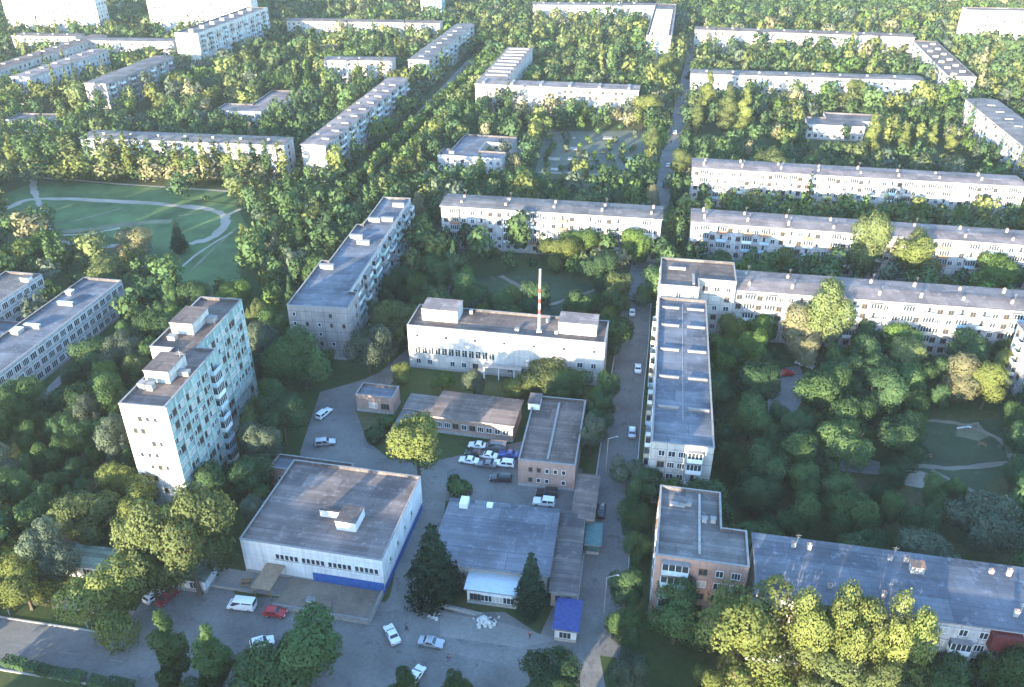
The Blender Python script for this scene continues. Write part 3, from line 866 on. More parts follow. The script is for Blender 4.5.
building('apartment_block', 'slanting block with speckled reddish roof and pale end, below the woods on the right', (232.9, 454.9), -13, rect(14, 104), 15, 'cream_panel', 'roof_brown', [dict(edge=0, sp=3.6), dict(edge=3, sp=4, balc=(3, (1,)))], cat='apartment block', group=FAR, style='parapet', max_win=70,
         vents=[(4 + 6 * (i % 2), 6 + 8 * i, 3, .8, 1) for i in range(12)], phrase='the slanting block')
building('apartment_block', 'white row broken by tall golden trees, second from the top on the right', (97.5, 462), -8, rect(120, 11.5), 15, 'white_panel', 'roof_grey', [dict(edge=0, sp=3.2, balc=(5, (1, 3)), bcol=('white', 'grey', 'sky'))], cat='apartment block', group=FAR, style='eave', max_win=90, vents=[(8 + 14 * i, 5, 1, 1, 1.2) for i in range(8)], phrase='the golden-tree row')
building('apartment_block', 'white block coming down the right edge, balconies along its shaded side', (198.8, 281), -9.5, rect(14, 128), 15, 'white_panel', 'roof_grey', [dict(edge=3, sp=3.3, balc=(4, (1, 2)), bcol=('white', 'sky', 'grey')), dict(edge=0, sp=3.3)], cat='apartment block', group=FAR, style='eave', max_win=100, vents=[(7, 6 + 12 * i, 3.2, 1, 1) for i in range(10)], phrase='the block down the right edge')
building('apartment_block', 'bright white nine-storey slab in the top right corner', (316, 612), -8, rect(66, 14), 25, 'tower_white', 'roof_grey', [dict(edge=0, sp=4, floors=8, skip=.4)], cat='apartment block', group=FAR, style='parapet', max_win=50)
building('apartment_block', 'broad nine-storey white slab in the top left corner', (-374, 652), -6, rect(72, 14), 28, 'tower_white', 'roof_grey', [dict(edge=0, sp=3.6, floors=9, skip=.45), dict(edge=1, sp=4, floors=9)], cat='apartment block', group=FAR, style='parapet', max_win=70)
building('apartment_block', 'white nine-storey slab second from the top left corner', (-268, 652), -4, rect(78, 14), 28, 'tower_white', 'roof_grey', [dict(edge=0, sp=3.6, floors=9, skip=.45)], cat='apartment block', group=FAR, style='parapet', max_win=60)
building('apartment_block', 'tall nine-storey slab turned end-on, white end wall with long shaded side', (-205.1, 530.5), -9, rect(15, 104), 24, 'tower_white', 'roof_grey', [dict(edge=1, sp=3.4, floors=8, balc=(3, (1,)), bcol=('grey', 'sky'))], cat='apartment tower', group=FAR, style='parapet', max_win=90, vents=[(7, 8 + 14 * i, 3, 2, 1.6) for i in range(7)], phrase='the end-on tall slab')
building('apartment_block', 'five-storey row almost hidden behind the poplars above the park', (-180, 342), -7, rect(88, 11), 15, 'white_panel', 'roof_grey', [dict(edge=0, sp=3.2, balc=(5, (1, 3))), dict(edge=1, x0=5, x1=6)], cat='apartment block', group=FAR, style='eave', max_win=90, phrase='the row above the park', vents=[(8 + 12 * i, 5, 1, 1, 1.2) for i in range(7)])
building('apartment_block', 'sunlit cream row peeping over trees at the upper left', (-278, 558), -4, rect(62, 11), 15, 'cream_panel', 'roof_grey', [dict(edge=0, sp=3.6)], cat='apartment block', group=FAR, style='eave', max_win=50)
building('apartment_block', 'long brownish roof receding at the far left edge', (-300, 430), -8, rect(11, 150), 15, 'cream_panel', 'roof_brown', [dict(edge=1, sp=4)], cat='apartment block', group=FAR, style='eave', max_win=40, vents=[(5, 8 + 12 * i, 2.5, .8, 1) for i in range(11)])
building('apartment_block', 'shaded end-on block among trees below the cream row at upper left', (-222, 440), -9, rect(12, 70), 15, 'grey_panel', 'roof_grey', [dict(edge=1, sp=3.4, balc=(3, (1,)))], cat='apartment block', group=FAR, style='eave', max_win=50)
building('apartment_block', 'pale row nearest the top left corner below the broad white slab', (-330, 575), -5, rect(44, 11), 15, 'cream_panel', 'roof_brown', [dict(edge=0, sp=3.8)], cat='apartment block', group=FAR, style='eave', max_win=40, vents=[(6 + 10 * i, 5, 1, 1, 1) for i in range(4)])
building('apartment_block', 'grey-roofed end-on block at the far left edge above the small kindergarten', (-268, 455), -8, rect(11, 75), 15, 'white_panel', 'roof_pale', [dict(edge=0, sp=3.4, skip=.4), dict(edge=1, sp=4)], cat='apartment block', group=FAR, style='eave', max_win=40, vents=[(5, 8 + 12 * i, 2.5, .8, 1) for i in range(6)])
building('apartment_block', 'bluish tower rising out of the trees at the top middle', (-74, 720), -8, rect(17, 15), 28, 'tower_tile', 'roof_grey', [dict(edge=0, sp=3.4, floors=9)], cat='apartment tower', group=FAR, style='parapet', max_win=50)
building('kindergarten', 'low flat pale building with short sunlit end at the left edge', (-243, 398), -4, rect(20, 12), 7, 'school_wall', 'roof_grey', [dict(edge=0, floors=2, sp=3.4)], cat='kindergarten', style='parapet')
building('kindergarten', 'two-storey U-shaped kindergarten with grey roofs beside the alley', (-31.7, 345), -12, [(0, 0), (28, 0), (28, 9), (16, 9), (16, 22), (28, 22), (28, 32), (4, 32), (4, 9), (0, 9)], 6.5, 'school_wall', 'roof_blue', [dict(edge=0, floors=2, fh=3, sp=3), dict(edge=4, floors=2, fh=3, sp=3), dict(edge=1, floors=2, fh=3, sp=3)], cat='kindergarten', style='parapet', phrase='the alley kindergarten', hatches=[(5, 5, 2, 2, 1)])
building('kindergarten', 'two-storey grey-roofed kindergarten among poplars on the right', (140, 392), -11, [(0, 0), (26, 0), (26, 10), (38, 10), (38, 24), (10, 24), (10, 14), (0, 14)], 6.5, 'school_wall', 'roof_grey', [dict(edge=0, floors=2, fh=3, sp=3), dict(edge=2, floors=2, fh=3, sp=3)], cat='kindergarten', style='parapet', phrase='the poplar kindergarten')
building('school', 'flat pale-blue roofed school among trees on the upper left', (-148, 415), -6, [(0, 0), (24, 0), (24, 14), (30, 14), (30, 44), (14, 44), (14, 14), (0, 14)], 7, 'school_wall', 'roof_pale', [dict(edge=0, floors=2, fh=3.2, sp=3.2, win='school'), dict(edge=3, floors=2, fh=3.2, sp=3.2, win='school')], cat='school', style='parapet', phrase='the pale-blue school')

# towers on the near side of the main road, below the picture: they throw the long shade over the store and yard
SHADE = 'tall towers on the near side of the main road, below the photo'
for (x, y, L, D, h) in ((-60, 38, 17, 13, 30), (-39, 36, 17, 13, 34), (-13, 33, 12, 13, 31)):
    building('near_tower', 'tall panel tower on the near side of the main road', (x, y), -10, rect(L, D), h, 'white_panel', 'roof_grey', [], cat='apartment tower', group=SHADE)
building('near_row', 'seven-storey row on the near side of the main road', (-112, 27), -10, rect(41, 12), 22.5, 'white_panel', 'roof_grey', [], cat='apartment block')
building('near_row', 'panelled row on the near side of the main road, to the right of the towers', (34, 32), -10, rect(60, 12), 24, 'white_panel', 'roof_grey', [], cat='apartment block')

# the striped mast on the hall roof
mp = at(539, 332, 12.02)
mast = thing('striped_mast', 'red and white banded chimney mast standing on the white hall roof', 'mast', mp)
b = MB(); b.tube((0, 0, 0), (0, 0, 17), .34, .25, 'mast_white', 10); b.box(-.7, .7, -.7, .7, 0, .5, 'concrete'); b.build('shaft', mast)
for z in (5.2, 8.2, 11.0):
    b = MB(); r = .34 - .09 * z / 17 + .02; b.tube((0, 0, z), (0, 0, z + 1.3), r, r - .01, 'mast_red', 10); b.build('band', mast)
b = MB(); b.tube((0, 0, 17.003), (0, 0, 17.5), .32, .32, 'steel', 10); b.build('cap', mast)

# ------------------------------------------------------------------ ground, roads, paths
b = MB(); b.face([(-1800, -600, 0), (1800, -600, 0), (1800, 2600, 0), (-1800, 2600, 0)], 'ground')
tag(b.build('ground'), kind='structure')
OPEN = []        # no trees here: polygons in the plane


def sheet(name, pts, z, mat, open_=True, wood=False):
    b = MB()
    b.face([(p[0], p[1], z) for p in pts], mat)
    o = tag(b.build(name), kind='structure')
    if open_:
        OPEN.append([(p[0], p[1]) for p in pts])
    return o


def offset_line(pts, w):
    L, Rr = [], []
    for i, p in enumerate(pts):
        a = Vector(pts[max(0, i - 1)][:2]); c = Vector(pts[min(len(pts) - 1, i + 1)][:2])
        d = (c - a).normalized(); nn = Vector((-d.y, d.x))
        q = Vector(p[:2])
        L.append(q + nn * w / 2); Rr.append(q - nn * w / 2)
    return L, Rr


def strip(name, pts, w, z, mat, open_=True):
    L, Rr = offset_line(pts, w)
    if mat in ('dirt_path', 'park_track', 'worn_grass'):
        for i in range(len(pts)):
            m_ = (L[i] + Rr[i]) / 2
            L[i] = m_ + (L[i] - m_) * rnd.uniform(.55, 1.25); Rr[i] = m_ + (Rr[i] - m_) * rnd.uniform(.55, 1.25)
    b = MB()
    for i in range(len(pts) - 1):
        b.face([(*Rr[i], z), (*Rr[i + 1], z), (*L[i + 1], z), (*L[i], z)], mat)
    o = tag(b.build(name), kind='structure')
    if open_:
        OPEN.append([tuple(p) for p in Rr] + [tuple(p) for p in reversed(L)])
    return o


def smooth(pts, n=6):
    out = []
    P = [Vector(p[:2]) for p in pts]
    for i in range(len(P) - 1):
        p0, p1, p2, p3 = P[max(0, i - 1)], P[i], P[i + 1], P[min(len(P) - 1, i + 2)]
        for k in range(n):
            t = k / n
            out.append(.5 * (2 * p1 + (p2 - p0) * t + (2 * p0 - 5 * p1 + 4 * p2 - p3) * t * t + (3 * p1 - p0 - 3 * p2 + p3) * t ** 3))
    out.append(P[-1])
    return out


def G(*uv):
    return [at(u, v) for u, v in uv]


def kerb(pts, name='kerb', w=.3, h=.13):
    L, Rr = offset_line(pts, w)
    b = MB()
    for i in range(len(pts) - 1):
        a, c, d, e = Rr[i], Rr[i + 1], L[i + 1], L[i]
        b.face([(*a, h), (*c, h), (*d, h), (*e, h)], 'kerbstone')
        b.face([(*a, 0), (*c, 0), (*c, h), (*a, h)], 'kerbstone')
        b.face([(*d, 0), (*e, 0), (*e, h), (*d, h)], 'kerbstone')
    tag(b.build(name), kind='structure')


e1 = Vector((math.cos(R(-10)), math.sin(R(-10)))); e2 = Vector((-e1.y, e1.x))
# main road, running e1 through the bottom of the picture
rc = Vector(at(60, 652)[:2])
strip('main_road', [rc - e1 * 120, rc + e1 * 260], 9.5, .020, 'asphalt')
kerb([rc - e1 * 120 + e2 * 4.9, rc + e1 * 8 + e2 * 4.9])
kerb([rc - e1 * 120 - e2 * 4.9, rc + e1 * 40 - e2 * 4.9])
kerb([rc + e1 * 88 + e2 * 4.9, rc + e1 * 200 + e2 * 4.9])
strip('pavement', [rc - e1 * 120 - e2 * 11.2, rc + e1 * 260 - e2 * 11.2], 3.2, .014, 'paving')
strip('pavement', [rc - e1 * 120 + e2 * 10.3, rc + e1 * 8 + e2 * 9.3], 2.0, .012, 'paving')
for k in range(-6, 14):
    b = MB(); p = rc + e1 * (k * 9.0); q = p + e1 * 2.6
    b.face([(*(p - e2 * .07), .026), (*(q - e2 * .07), .026), (*(q + e2 * .07), .026), (*(p + e2 * .07), .026)], 'marking')
    tag(b.build('lane_marking'), kind='structure')
sheet('forecourt', G((105, 655), (150, 590), (215, 562), (245, 610), (505, 665), (600, 672), (600, 690), (420, 690), (230, 690), (120, 690)), .016, 'asphalt')
sheet('forecourt', G((225, 596), (385, 602), (402, 585), (450, 612), (505, 612), (540, 635), (556, 600), (590, 600), (606, 690), (420, 690), (236, 690)), .012, 'old_asphalt')
street = smooth(G((596, 655), (606, 560), (617, 470), (625, 400), (633, 340), (639, 290), (660, 195), (677, 130), (690, 70), (699, 30)))
strip('street', street, 8.2, .024, 'asphalt')
strip('street_verge_path', smooth(G((577, 640), (590, 560), (598, 500), (606, 440), (614, 395))), 2.2, .018, 'paving')
L_, R_ = offset_line(street, 8.6)
kerb(L_[3:30]); kerb(R_[3:30])
strip('lane', smooth(G((400, 632), (412, 590), (420, 540), (427, 505), (430, 470))), 7.5, .018, 'old_asphalt')
sheet('yard', G((430, 462), (528, 440), (520, 500), (440, 500), (372, 500), (374, 458)), .014, 'asphalt')
sheet('yard', G((515, 480), (582, 468), (585, 512), (440, 500), (440, 492)), .016, 'asphalt')
sheet('driveway', G((300, 452), (320, 392), (362, 380), (380, 372), (412, 345), (420, 348), (390, 385), (356, 410), (366, 440), (400, 468), (440, 470), (430, 505), (398, 505), (352, 470), (300, 466)), .010, 'asphalt')
strip('lane', smooth(G((412, 348), (424, 330), (440, 300), (446, 285))), 3.5, .018, 'old_asphalt')
# court of the L
sheet('court_yard', G((765, 372), (800, 365), (808, 392), (790, 420), (840, 452), (880, 462), (880, 475), (830, 470), (770, 430)), .012, 'old_asphalt')
strip('footpath', smooth(G((880, 470), (915, 466), (960, 468), (1012, 462))), 1.6, .020, 'dirt_path', True)
strip('footpath', smooth(G((932, 470), (955, 482), (980, 494))), 1.2, .021, 'dirt_path', True)
strip('footpath', smooth(G((895, 420), (915, 408), (938, 396), (948, 386))), 2.0, .020, 'dirt_path', True)
strip('footpath', smooth(G((925, 420), (965, 425), (1000, 440), (1012, 460))), 1.4, .019, 'dirt_path', True)
sheet('grass_clearing', G((915, 425), (1000, 418), (1012, 462), (980, 492), (915, 492), (900, 470)), .006, 'shaded_lawn')
c = at(917, 479)
sheet('sand_pit', [(c.x + 4.2 * math.cos(t * .3927) + .3 * math.sin(3 * t), c.y + 3.0 * math.sin(t * .3927)) for t in range(16)], .025, 'sand')
sheet('play_ground', G((958, 424), (978, 422), (990, 436), (978, 441), (956, 436)), .015, 'worn_grass')
# behind the hall
sheet('grass_clearing', G((470, 280), (520, 270), (590, 285), (610, 305), (560, 318), (480, 312)), .006, 'shaded_lawn')
strip('footpath', smooth(G((500, 276), (525, 290), (545, 305), (562, 314))), 2.0, .020, 'dirt_path', False)
strip('footpath', smooth(G((540, 308), (575, 297), (612, 284), (640, 278))), 1.4, .021, 'dirt_path', False)
# park on the left
sheet('park_lawn', G((0, 196), (30, 184), (236, 205), (246, 225), (240, 280), (190, 290), (165, 262), (100, 232), (50, 228), (0, 225)), .006, 'lawn')
sheet('park_lawn', G((40, 180), (240, 193), (236, 203), (36, 188)), .007, 'lawn')
strip('worn_track', smooth(G((60, 232), (95, 229), (130, 224), (172, 221))), 4.0, .010, 'worn_grass')
strip('worn_track', smooth(G((70, 222), (100, 214), (122, 208))), 1.2, .011, 'worn_grass')
strip('worn_track', smooth(G((190, 272), (212, 250), (236, 228))), 1.2, .012, 'worn_grass')
strip('worn_track', smooth(G((178, 216), (198, 213), (214, 211))), 1.0, .013, 'worn_grass')
strip('park_path', smooth(G((-20, 218), (10, 207), (36, 199), (110, 201), (180, 206), (212, 210), (226, 219), (214, 236), (190, 244))), 3.4, .020, 'park_track')
strip('park_path', smooth(G((20, 176), (120, 184), (240, 192))), 1.6, .016, 'park_track')
strip('park_path', smooth(G((33, 176), (34, 190), (37, 199), (46, 214), (50, 230))), 2.6, .021, 'park_track')
strip('park_path', smooth(G((55, 235), (85, 234), (120, 228))), 1.6, .017, 'park_track')
strip('park_path', smooth(G((226, 216), (244, 208), (262, 205))), 1.8, .022, 'park_track')
strip('park_path', smooth(G((60, 242), (90, 246), (110, 246), (150, 244))), 3.0, .018, 'paving')
strip('park_path', smooth(G((172, 275), (200, 252), (232, 232))), 1.0, .015, 'park_track', False)
strip('school_path', smooth(G((40, 400), (62, 378), (90, 354))), 2.6, .016, 'paving')
sheet('bare_yard', G((30, 520), (100, 500), (112, 520), (70, 560), (20, 545)), .008, 'dirt_path', False)
sheet('bare_yard', G((62, 470), (100, 440), (110, 470), (90, 495)), .008, 'dirt_path', False)
# allotment square up the hill
sheet('allotment', G((535, 172), (545, 132), (648, 130), (642, 178)), .010, 'court')
for i in range(5):
    for j in range(4):
        q = at(552 + i * 19 + j * 1.0, 138 + j * 10.5)
        b = MB(); h = .5 + .5 * rnd.random()
        s = rnd.uniform(1.6, 3.0)
        if rnd.random() < .75:
            b.box(-s, s, -s * .7, s * .7, 0, .25, rnd.choice(['concrete', 'pale_concrete', 'sand', 'lawn']))
            tag(b.build('garden_bed', None, q, R(-10)), None, None, kind='structure')
strip('allotment_path', G((535, 172), (645, 176)), 3, .016, 'paving')
strip('side_lane', G((515, 160), (540, 118)), 4, .014, 'old_asphalt')
# far roads
strip('far_road', smooth(G((435, 33), (480, 34), (530, 40))), 8, .016, 'old_asphalt')
strip('far_road', smooth(G((470, 60), (440, 92), (400, 135), (372, 165), (330, 215))), 3.5, .013, 'old_asphalt')
strip('far_road', smooth(G((880, 30), (945, 28), (960, 40))), 9, .016, 'old_asphalt')

# ------------------------------------------------------------------ trees
for q in (((340, 396), (392, 412), (400, 480), (325, 478)), ((425, 428), (535, 428), (535, 470), (425, 470)), ((500, 478), (580, 470), (580, 506), (500, 506)), ((45, 226), (140, 233), (152, 262), (60, 262)), ((875, 148), (962, 152), (966, 176), (866, 168)), ((690, 132), (768, 136), (768, 150), (690, 150)), ((435, 166), (512, 166), (512, 184), (425, 184)), ((798, 140), (880, 146), (878, 160), (795, 158)), ((212, 112), (300, 112), (296, 124), (205, 124)), ((0, 166), (285, 176), (282, 192), (0, 182)),
          ((338, 200), (342, 186), (478, 54), (490, 56), (388, 196)), ((640, 645), (722, 648), (716, 700), (640, 700)), ((-20, 440), (128, 305), (142, 318), (100, 368), (40, 422)), ((140, 235), (250, 225), (245, 300), (190, 305), (150, 285)), ((890, 455), (1012, 455), (1000, 505), (900, 512)), ((345, 440), (440, 460), (440, 490), (360, 470)), ((380, 640), (605, 640), (600, 664), (385, 668)), ((530, 172), (645, 172), (642, 188), (526, 188)),
          ((-30, 600), (90, 632), (150, 640), (175, 770), (-60, 770)), ((150, 570), (250, 555), (250, 625), (150, 625)), ((345, 370), (440, 392), (440, 470), (345, 430)), ((396, 368), (605, 386), (605, 402), (430, 392)), ((296, 400), (345, 395), (345, 470), (270, 470))):
    OPEN.append([(p.x, p.y) for p in G(*q)])
OPEN.append([(p.x, p.y) for p in G((205, 560), (240, 600), (240, 640), (615, 640), (600, 560), (560, 500), (440, 495), (400, 560), (385, 585), (240, 548))])
def lobes_for(kind, rg):
    L = []
    if kind == 'broad':
        for i in range(15):
            a = rg.uniform(0, 6.283); rr = rg.uniform(.25, .72) if i > 2 else rg.uniform(0, .25)
            z = rg.uniform(.36, .84) - .18 * rr
            L.append((rr * math.cos(a), rr * math.sin(a), z, rg.uniform(.28, .46), rg.uniform(.13, .20)))
    elif kind == 'round':
        for i in range(13):
            a = rg.uniform(0, 6.283); rr = rg.uniform(.15, .6) if i > 2 else .1
            z = .58 + rg.uniform(-.24, .26)
            L.append((rr * math.cos(a), rr * math.sin(a), z, rg.uniform(.34, .48), rg.uniform(.15, .22)))
    elif kind == 'poplar':
        for i in range(20):
            a = rg.uniform(0, 6.283); z = .14 + .80 * (i + rg.random() * .8) / 20
            w = (.9 if z < .6 else .9 * (1.05 - z) / .45)
            rr = rg.uniform(.1, .55) * w
            L.append((rr * math.cos(a), rr * math.sin(a), z, rg.uniform(.35, .55) * max(.45, w), rg.uniform(.06, .10)))
    elif kind == 'spruce':
        for i in range(26):
            z = .08 + .88 * i / 26
            w = 1.0 - z * .98
            for k in range(3):
                a = rg.uniform(0, 6.283)
                L.append((.55 * w * math.cos(a), .55 * w * math.sin(a), z, .42 * w + .06, .022 + .012 * w))
    elif kind == 'bush':
        for i in range(7):
            a = rg.uniform(0, 6.283); rr = rg.uniform(0, .55)
            L.append((rr * math.cos(a), rr * math.sin(a), rg.uniform(.35, .62), rg.uniform(.4, .55), rg.uniform(.26, .38)))
    return L


def leaf_arrays(kind, n, size, seed, H, Rr, wn=(.75, .35, .35)):
    """n leaf sprays spread through the lobes of a crown: vertices (4n,3) and normals; metres for height H, radius Rr"""
    rg = random.Random(seed); ng = np.random.default_rng(seed)
    lobes = np.array(lobes_for(kind, rg))
    area = lobes[:, 3] * (lobes[:, 3] + lobes[:, 4] * 2)
    pick = ng.choice(len(lobes), n * 2, p=area / area.sum())
    lo = lobes[pick]
    d = ng.normal(size=(n * 2, 3)); d[:, 2] += .25
    d /= np.linalg.norm(d, axis=1)[:, None]
    # bumpy shell: direction-dependent radius so that outlines are ragged
    ph = ng.uniform(0, 6.28, 6)
    bump = 1 + .16 * np.sin(d[:, 0] * 5 + ph[0] + pick) * np.sin(d[:, 1] * 6 + ph[1] + pick * 2) + .10 * np.sin(d[:, 2] * 9 + ph[2] + pick)
    rad = bump * (1 - ng.random(n * 2) ** 2.2 * .45)
    P = np.stack([(lo[:, 0] + d[:, 0] * lo[:, 3] * rad) * Rr, (lo[:, 1] + d[:, 1] * lo[:, 3] * rad) * Rr, (lo[:, 2] + d[:, 2] * lo[:, 4] * rad) * H], 1)
    # drop most of the sprays that lie deep inside another lobe
    q = np.stack([P[:, 0] / Rr, P[:, 1] / Rr, P[:, 2] / H], 1)
    inside = np.zeros(len(P), bool)
    for l in lobes:
        e = ((q[:, 0] - l[0]) / l[3]) ** 2 + ((q[:, 1] - l[1]) / l[3]) ** 2 + ((q[:, 2] - l[2]) / l[4]) ** 2
        inside |= e < .42
    keep = np.where(~inside | (ng.random(len(P)) < .12))[0][:n]
    P, d = P[keep], d[keep]
    n = len(P)
    cen = np.array([0, 0, H * .5])
    out = P - cen; out /= np.linalg.norm(out, axis=1)[:, None] + 1e-6
    nrm = d * .8 + out * .3 + ng.normal(size=(n, 3)) * .55
    nrm /= np.linalg.norm(nrm, axis=1)[:, None]
    t = np.cross(nrm, ng.normal(size=(n, 3))); t /= np.linalg.norm(t, axis=1)[:, None] + 1e-6
    bt = np.cross(nrm, t)
    s = size * ng.uniform(.6, 1.4, n)[:, None]
    k = ng.uniform(.5, .9, n)[:, None]
    droop = nrm * s * ng.uniform(-.25, .1, n)[:, None]
    V = np.stack([P - t * s * .5 + droop, P - bt * s * .5 * k, P + t * s * .5 + droop, P + bt * s * .5 * k], 1).reshape(-1, 3)
    N = d * wn[0] + out * wn[1] + nrm * wn[2]
    N /= np.linalg.norm(N, axis=1)[:, None]
    return V, np.repeat(N, 4, 0)


def quads_mesh(name, V, N, mat):
    n = len(V) // 4
    me = bpy.data.meshes.new(name)
    me.vertices.add(len(V)); me.vertices.foreach_set('co', V.astype(np.float32).ravel())
    me.loops.add(len(V)); me.loops.foreach_set('vertex_index', np.arange(len(V), dtype=np.int32))
    me.polygons.add(n)
    me.polygons.foreach_set('loop_start', np.arange(0, len(V), 4, dtype=np.int32))
    me.polygons.foreach_set('use_smooth', np.ones(n, bool))
    me.materials.append(mat)
    me.update(calc_edges=True)
    me.validate()
    me.normals_split_custom_set_from_vertices(N.astype(np.float32))
    return me


def trunk_mesh(kind, H, Rr, seed):
    rg = random.Random(seed)
    b = MB()
    if kind == 'poplar' or kind == 'spruce':
        b.tube((0, 0, -.1), (0, 0, H * .5), .02 * H, .012 * H, 'bark', 7, False)
        b.tube((0, 0, H * .5), (0, 0, H * .93), .012 * H, .003 * H, 'bark', 6)
        for i in range(7):
            a = rg.uniform(0, 6.28); z = H * rg.uniform(.15, .7); w = Rr * .5 * (1 - z / H)
            b.tube((0, 0, z), (w * math.cos(a), w * math.sin(a), z + H * (.12 if kind == 'poplar' else -.01)), .006 * H, .002 * H, 'bark', 5)
    else:
        lean = (rg.uniform(-.06, .06) * H, rg.uniform(-.06, .06) * H)
        f = Vector((lean[0], lean[1], H * .34))
        b.tube((0, 0, -.1), (0, 0, H * .03), .034 * H, .024 * H, 'bark', 8, False)
        b.tube((0, 0, H * .03), f, .024 * H, .017 * H, 'bark', 7, False)
        for i in range(6):
            a = i * 1.05 + rg.uniform(-.3, .3); r_ = Rr * rg.uniform(.35, .62)
            m_ = f + Vector((r_ * .45 * math.cos(a), r_ * .45 * math.sin(a), H * .14))
            e_ = f + Vector((r_ * math.cos(a), r_ * math.sin(a), H * rg.uniform(.22, .42)))
            b.tube(f, m_, .012 * H, .008 * H, 'bark', 6, False)
            b.tube(m_, e_, .008 * H, .003 * H, 'bark', 5)
            b.tube(m_, m_ + Vector((rg.uniform(-1, 1), rg.uniform(-1, 1), H * .12)), .005 * H, .002 * H, 'bark', 5)
        b.tube(f, f + Vector((0, 0, H * .45)), .014 * H, .003 * H, 'bark', 6)
    return b.data('trunk')


SPEC = {'broad': (12, 5.2, 14000, .30), 'round': (10, 4.2, 11000, .28), 'poplar': (20, 2.9, 12000, .30), 'spruce': (15, 4.0, 8000, .36), 'bush': (2.6, 1.9, 1500, .34)}
PROTO = {}
for k, (h, r, n, s) in SPEC.items():
    PROTO[k] = []
    for i in range({'broad': 6, 'round': 4, 'poplar': 3, 'spruce': 2, 'bush': 3}[k]):
        V, N = leaf_arrays(k, n, s, 100 * len(k) + i, h, r)
        PROTO[k].append((quads_mesh('crown', V, N, M['leaf_green']), trunk_mesh(k, h, r, i + 7)))
KINDNAME = {'broad': 'tree', 'round': 'tree', 'poplar': 'poplar_tree', 'spruce': 'spruce_tree', 'bush': 'bush'}


def make_tree(kind, loc, h, r, col, name=None):
    cr, tr = rnd.choice(PROTO[kind])
    H0, R0 = SPEC[kind][:2]
    root = obj(name or KINDNAME[kind], None, None, loc, rnd.uniform(0, 6.28))
    root.empty_display_size = .4
    root.scale = (r / R0, r / R0, h / H0)
    c = obj('crown', cr, root)
    c.material_slots[0].link = 'OBJECT'
    c.material_slots[0].material = M['leaf_' + col]
    obj('trunk' if kind != 'bush' else 'stems', tr, root)
    return root


def inside(pt, poly):
    x, y = pt; c = False; j = len(poly) - 1
    for i in range(len(poly)):
        xi, yi = poly[i]; xj, yj = poly[j]
        if (yi > y) != (yj > y) and x < (xj - xi) * (y - yi) / (yj - yi) + xi:
            c = not c
        j = i
    return c


BB = []
for (P, rz, poly) in BLOCKED:
    cx = sum(p[0] for p in poly) / len(poly); cy = sum(p[1] for p in poly) / len(poly)
    rr = max(math.hypot(p[0] - cx, p[1] - cy) for p in poly)
    cs, sn = math.cos(rz), math.sin(rz)
    BB.append((P, cs, sn, poly, (P[0] + cx * cs - cy * sn, P[1] + cx * sn + cy * cs), rr))
OB = [(p, (min(q[0] for q in p), max(q[0] for q in p), min(q[1] for q in p), max(q[1] for q in p))) for p in OPEN]


def seg_d(x, y, a, b):
    dx, dy = b[0] - a[0], b[1] - a[1]
    t = max(0, min(1, ((x - a[0]) * dx + (y - a[1]) * dy) / (dx * dx + dy * dy + 1e-9)))
    return math.hypot(x - a[0] - t * dx, y - a[1] - t * dy)


def in_building(x, y, mar):
    for (P, cs, sn, poly, c, rr) in BB:
        if math.hypot(x - c[0], y - c[1]) > rr + mar:
            continue
        dx, dy = x - P[0], y - P[1]
        lx, ly = dx * cs + dy * sn, -dx * sn + dy * cs
        if inside((lx, ly), poly):
            return True
        if min(seg_d(lx, ly, poly[i - 1], poly[i]) for i in range(len(poly))) < mar:
            return True
    return False


def in_open(x, y, mar=1.0):
    for p, (x0, x1, y0, y1) in OB:
        if x0 - mar < x < x1 + mar and y0 - mar < y < y1 + mar:
            if inside((x, y), p):
                return True
    return False


TREES = []      # (x, y, h, r, kind, colour, label or None)
NEARGRID = {}


def put(x, y, h, r, kind, col, label=None):
    TREES.append((x, y, h, r, kind, col, label))
    NEARGRID.setdefault((int(x // 12), int(y // 12)), []).append((x, y, r))


def clash(x, y, r, k=.72):
    gx, gy = int(x // 12), int(y // 12)
    for i in (-1, 0, 1):
        for j in (-1, 0, 1):
            for (a, b_, rr) in NEARGRID.get((gx + i, gy + j), ()):
                if math.hypot(a - x, b_ - y) < k * (r + rr):
                    return True
    return False


def by_crown(u, v, rx, kind, col, label=None, h=None):
    """a tree whose crown centre is seen at u, v with half width rx: foot on the ground, real height"""
    zc = .6
    H = h or 12
    for _ in range(4):
        p = at(u, v, H * (.6 if kind != 'spruce' else .42))
        sc = F_PX / (p.y * COS - (p.z - CAM_H) * SIN)
        r = rx * 1.13 / sc
        if h is None:
            H = {'broad': max(6, 2.15 * r), 'round': max(5, 2.2 * r), 'poplar': 6.2 * r, 'spruce': 4.2 * r, 'bush': 1.25 * r}[kind]
    for _ in range(30):         # keep the foot clear of walls: a taller tree, nearer to the camera
        if H > 26 or not in_building(p.x, p.y, 1.0 + r * .35):
            break
        H *= 1.035
        p = at(u, v, H * (.6 if kind != 'spruce' else .42))
    if in_building(p.x, p.y, .5):
        return
    put(p.x, p.y, H, r, kind, col, label)


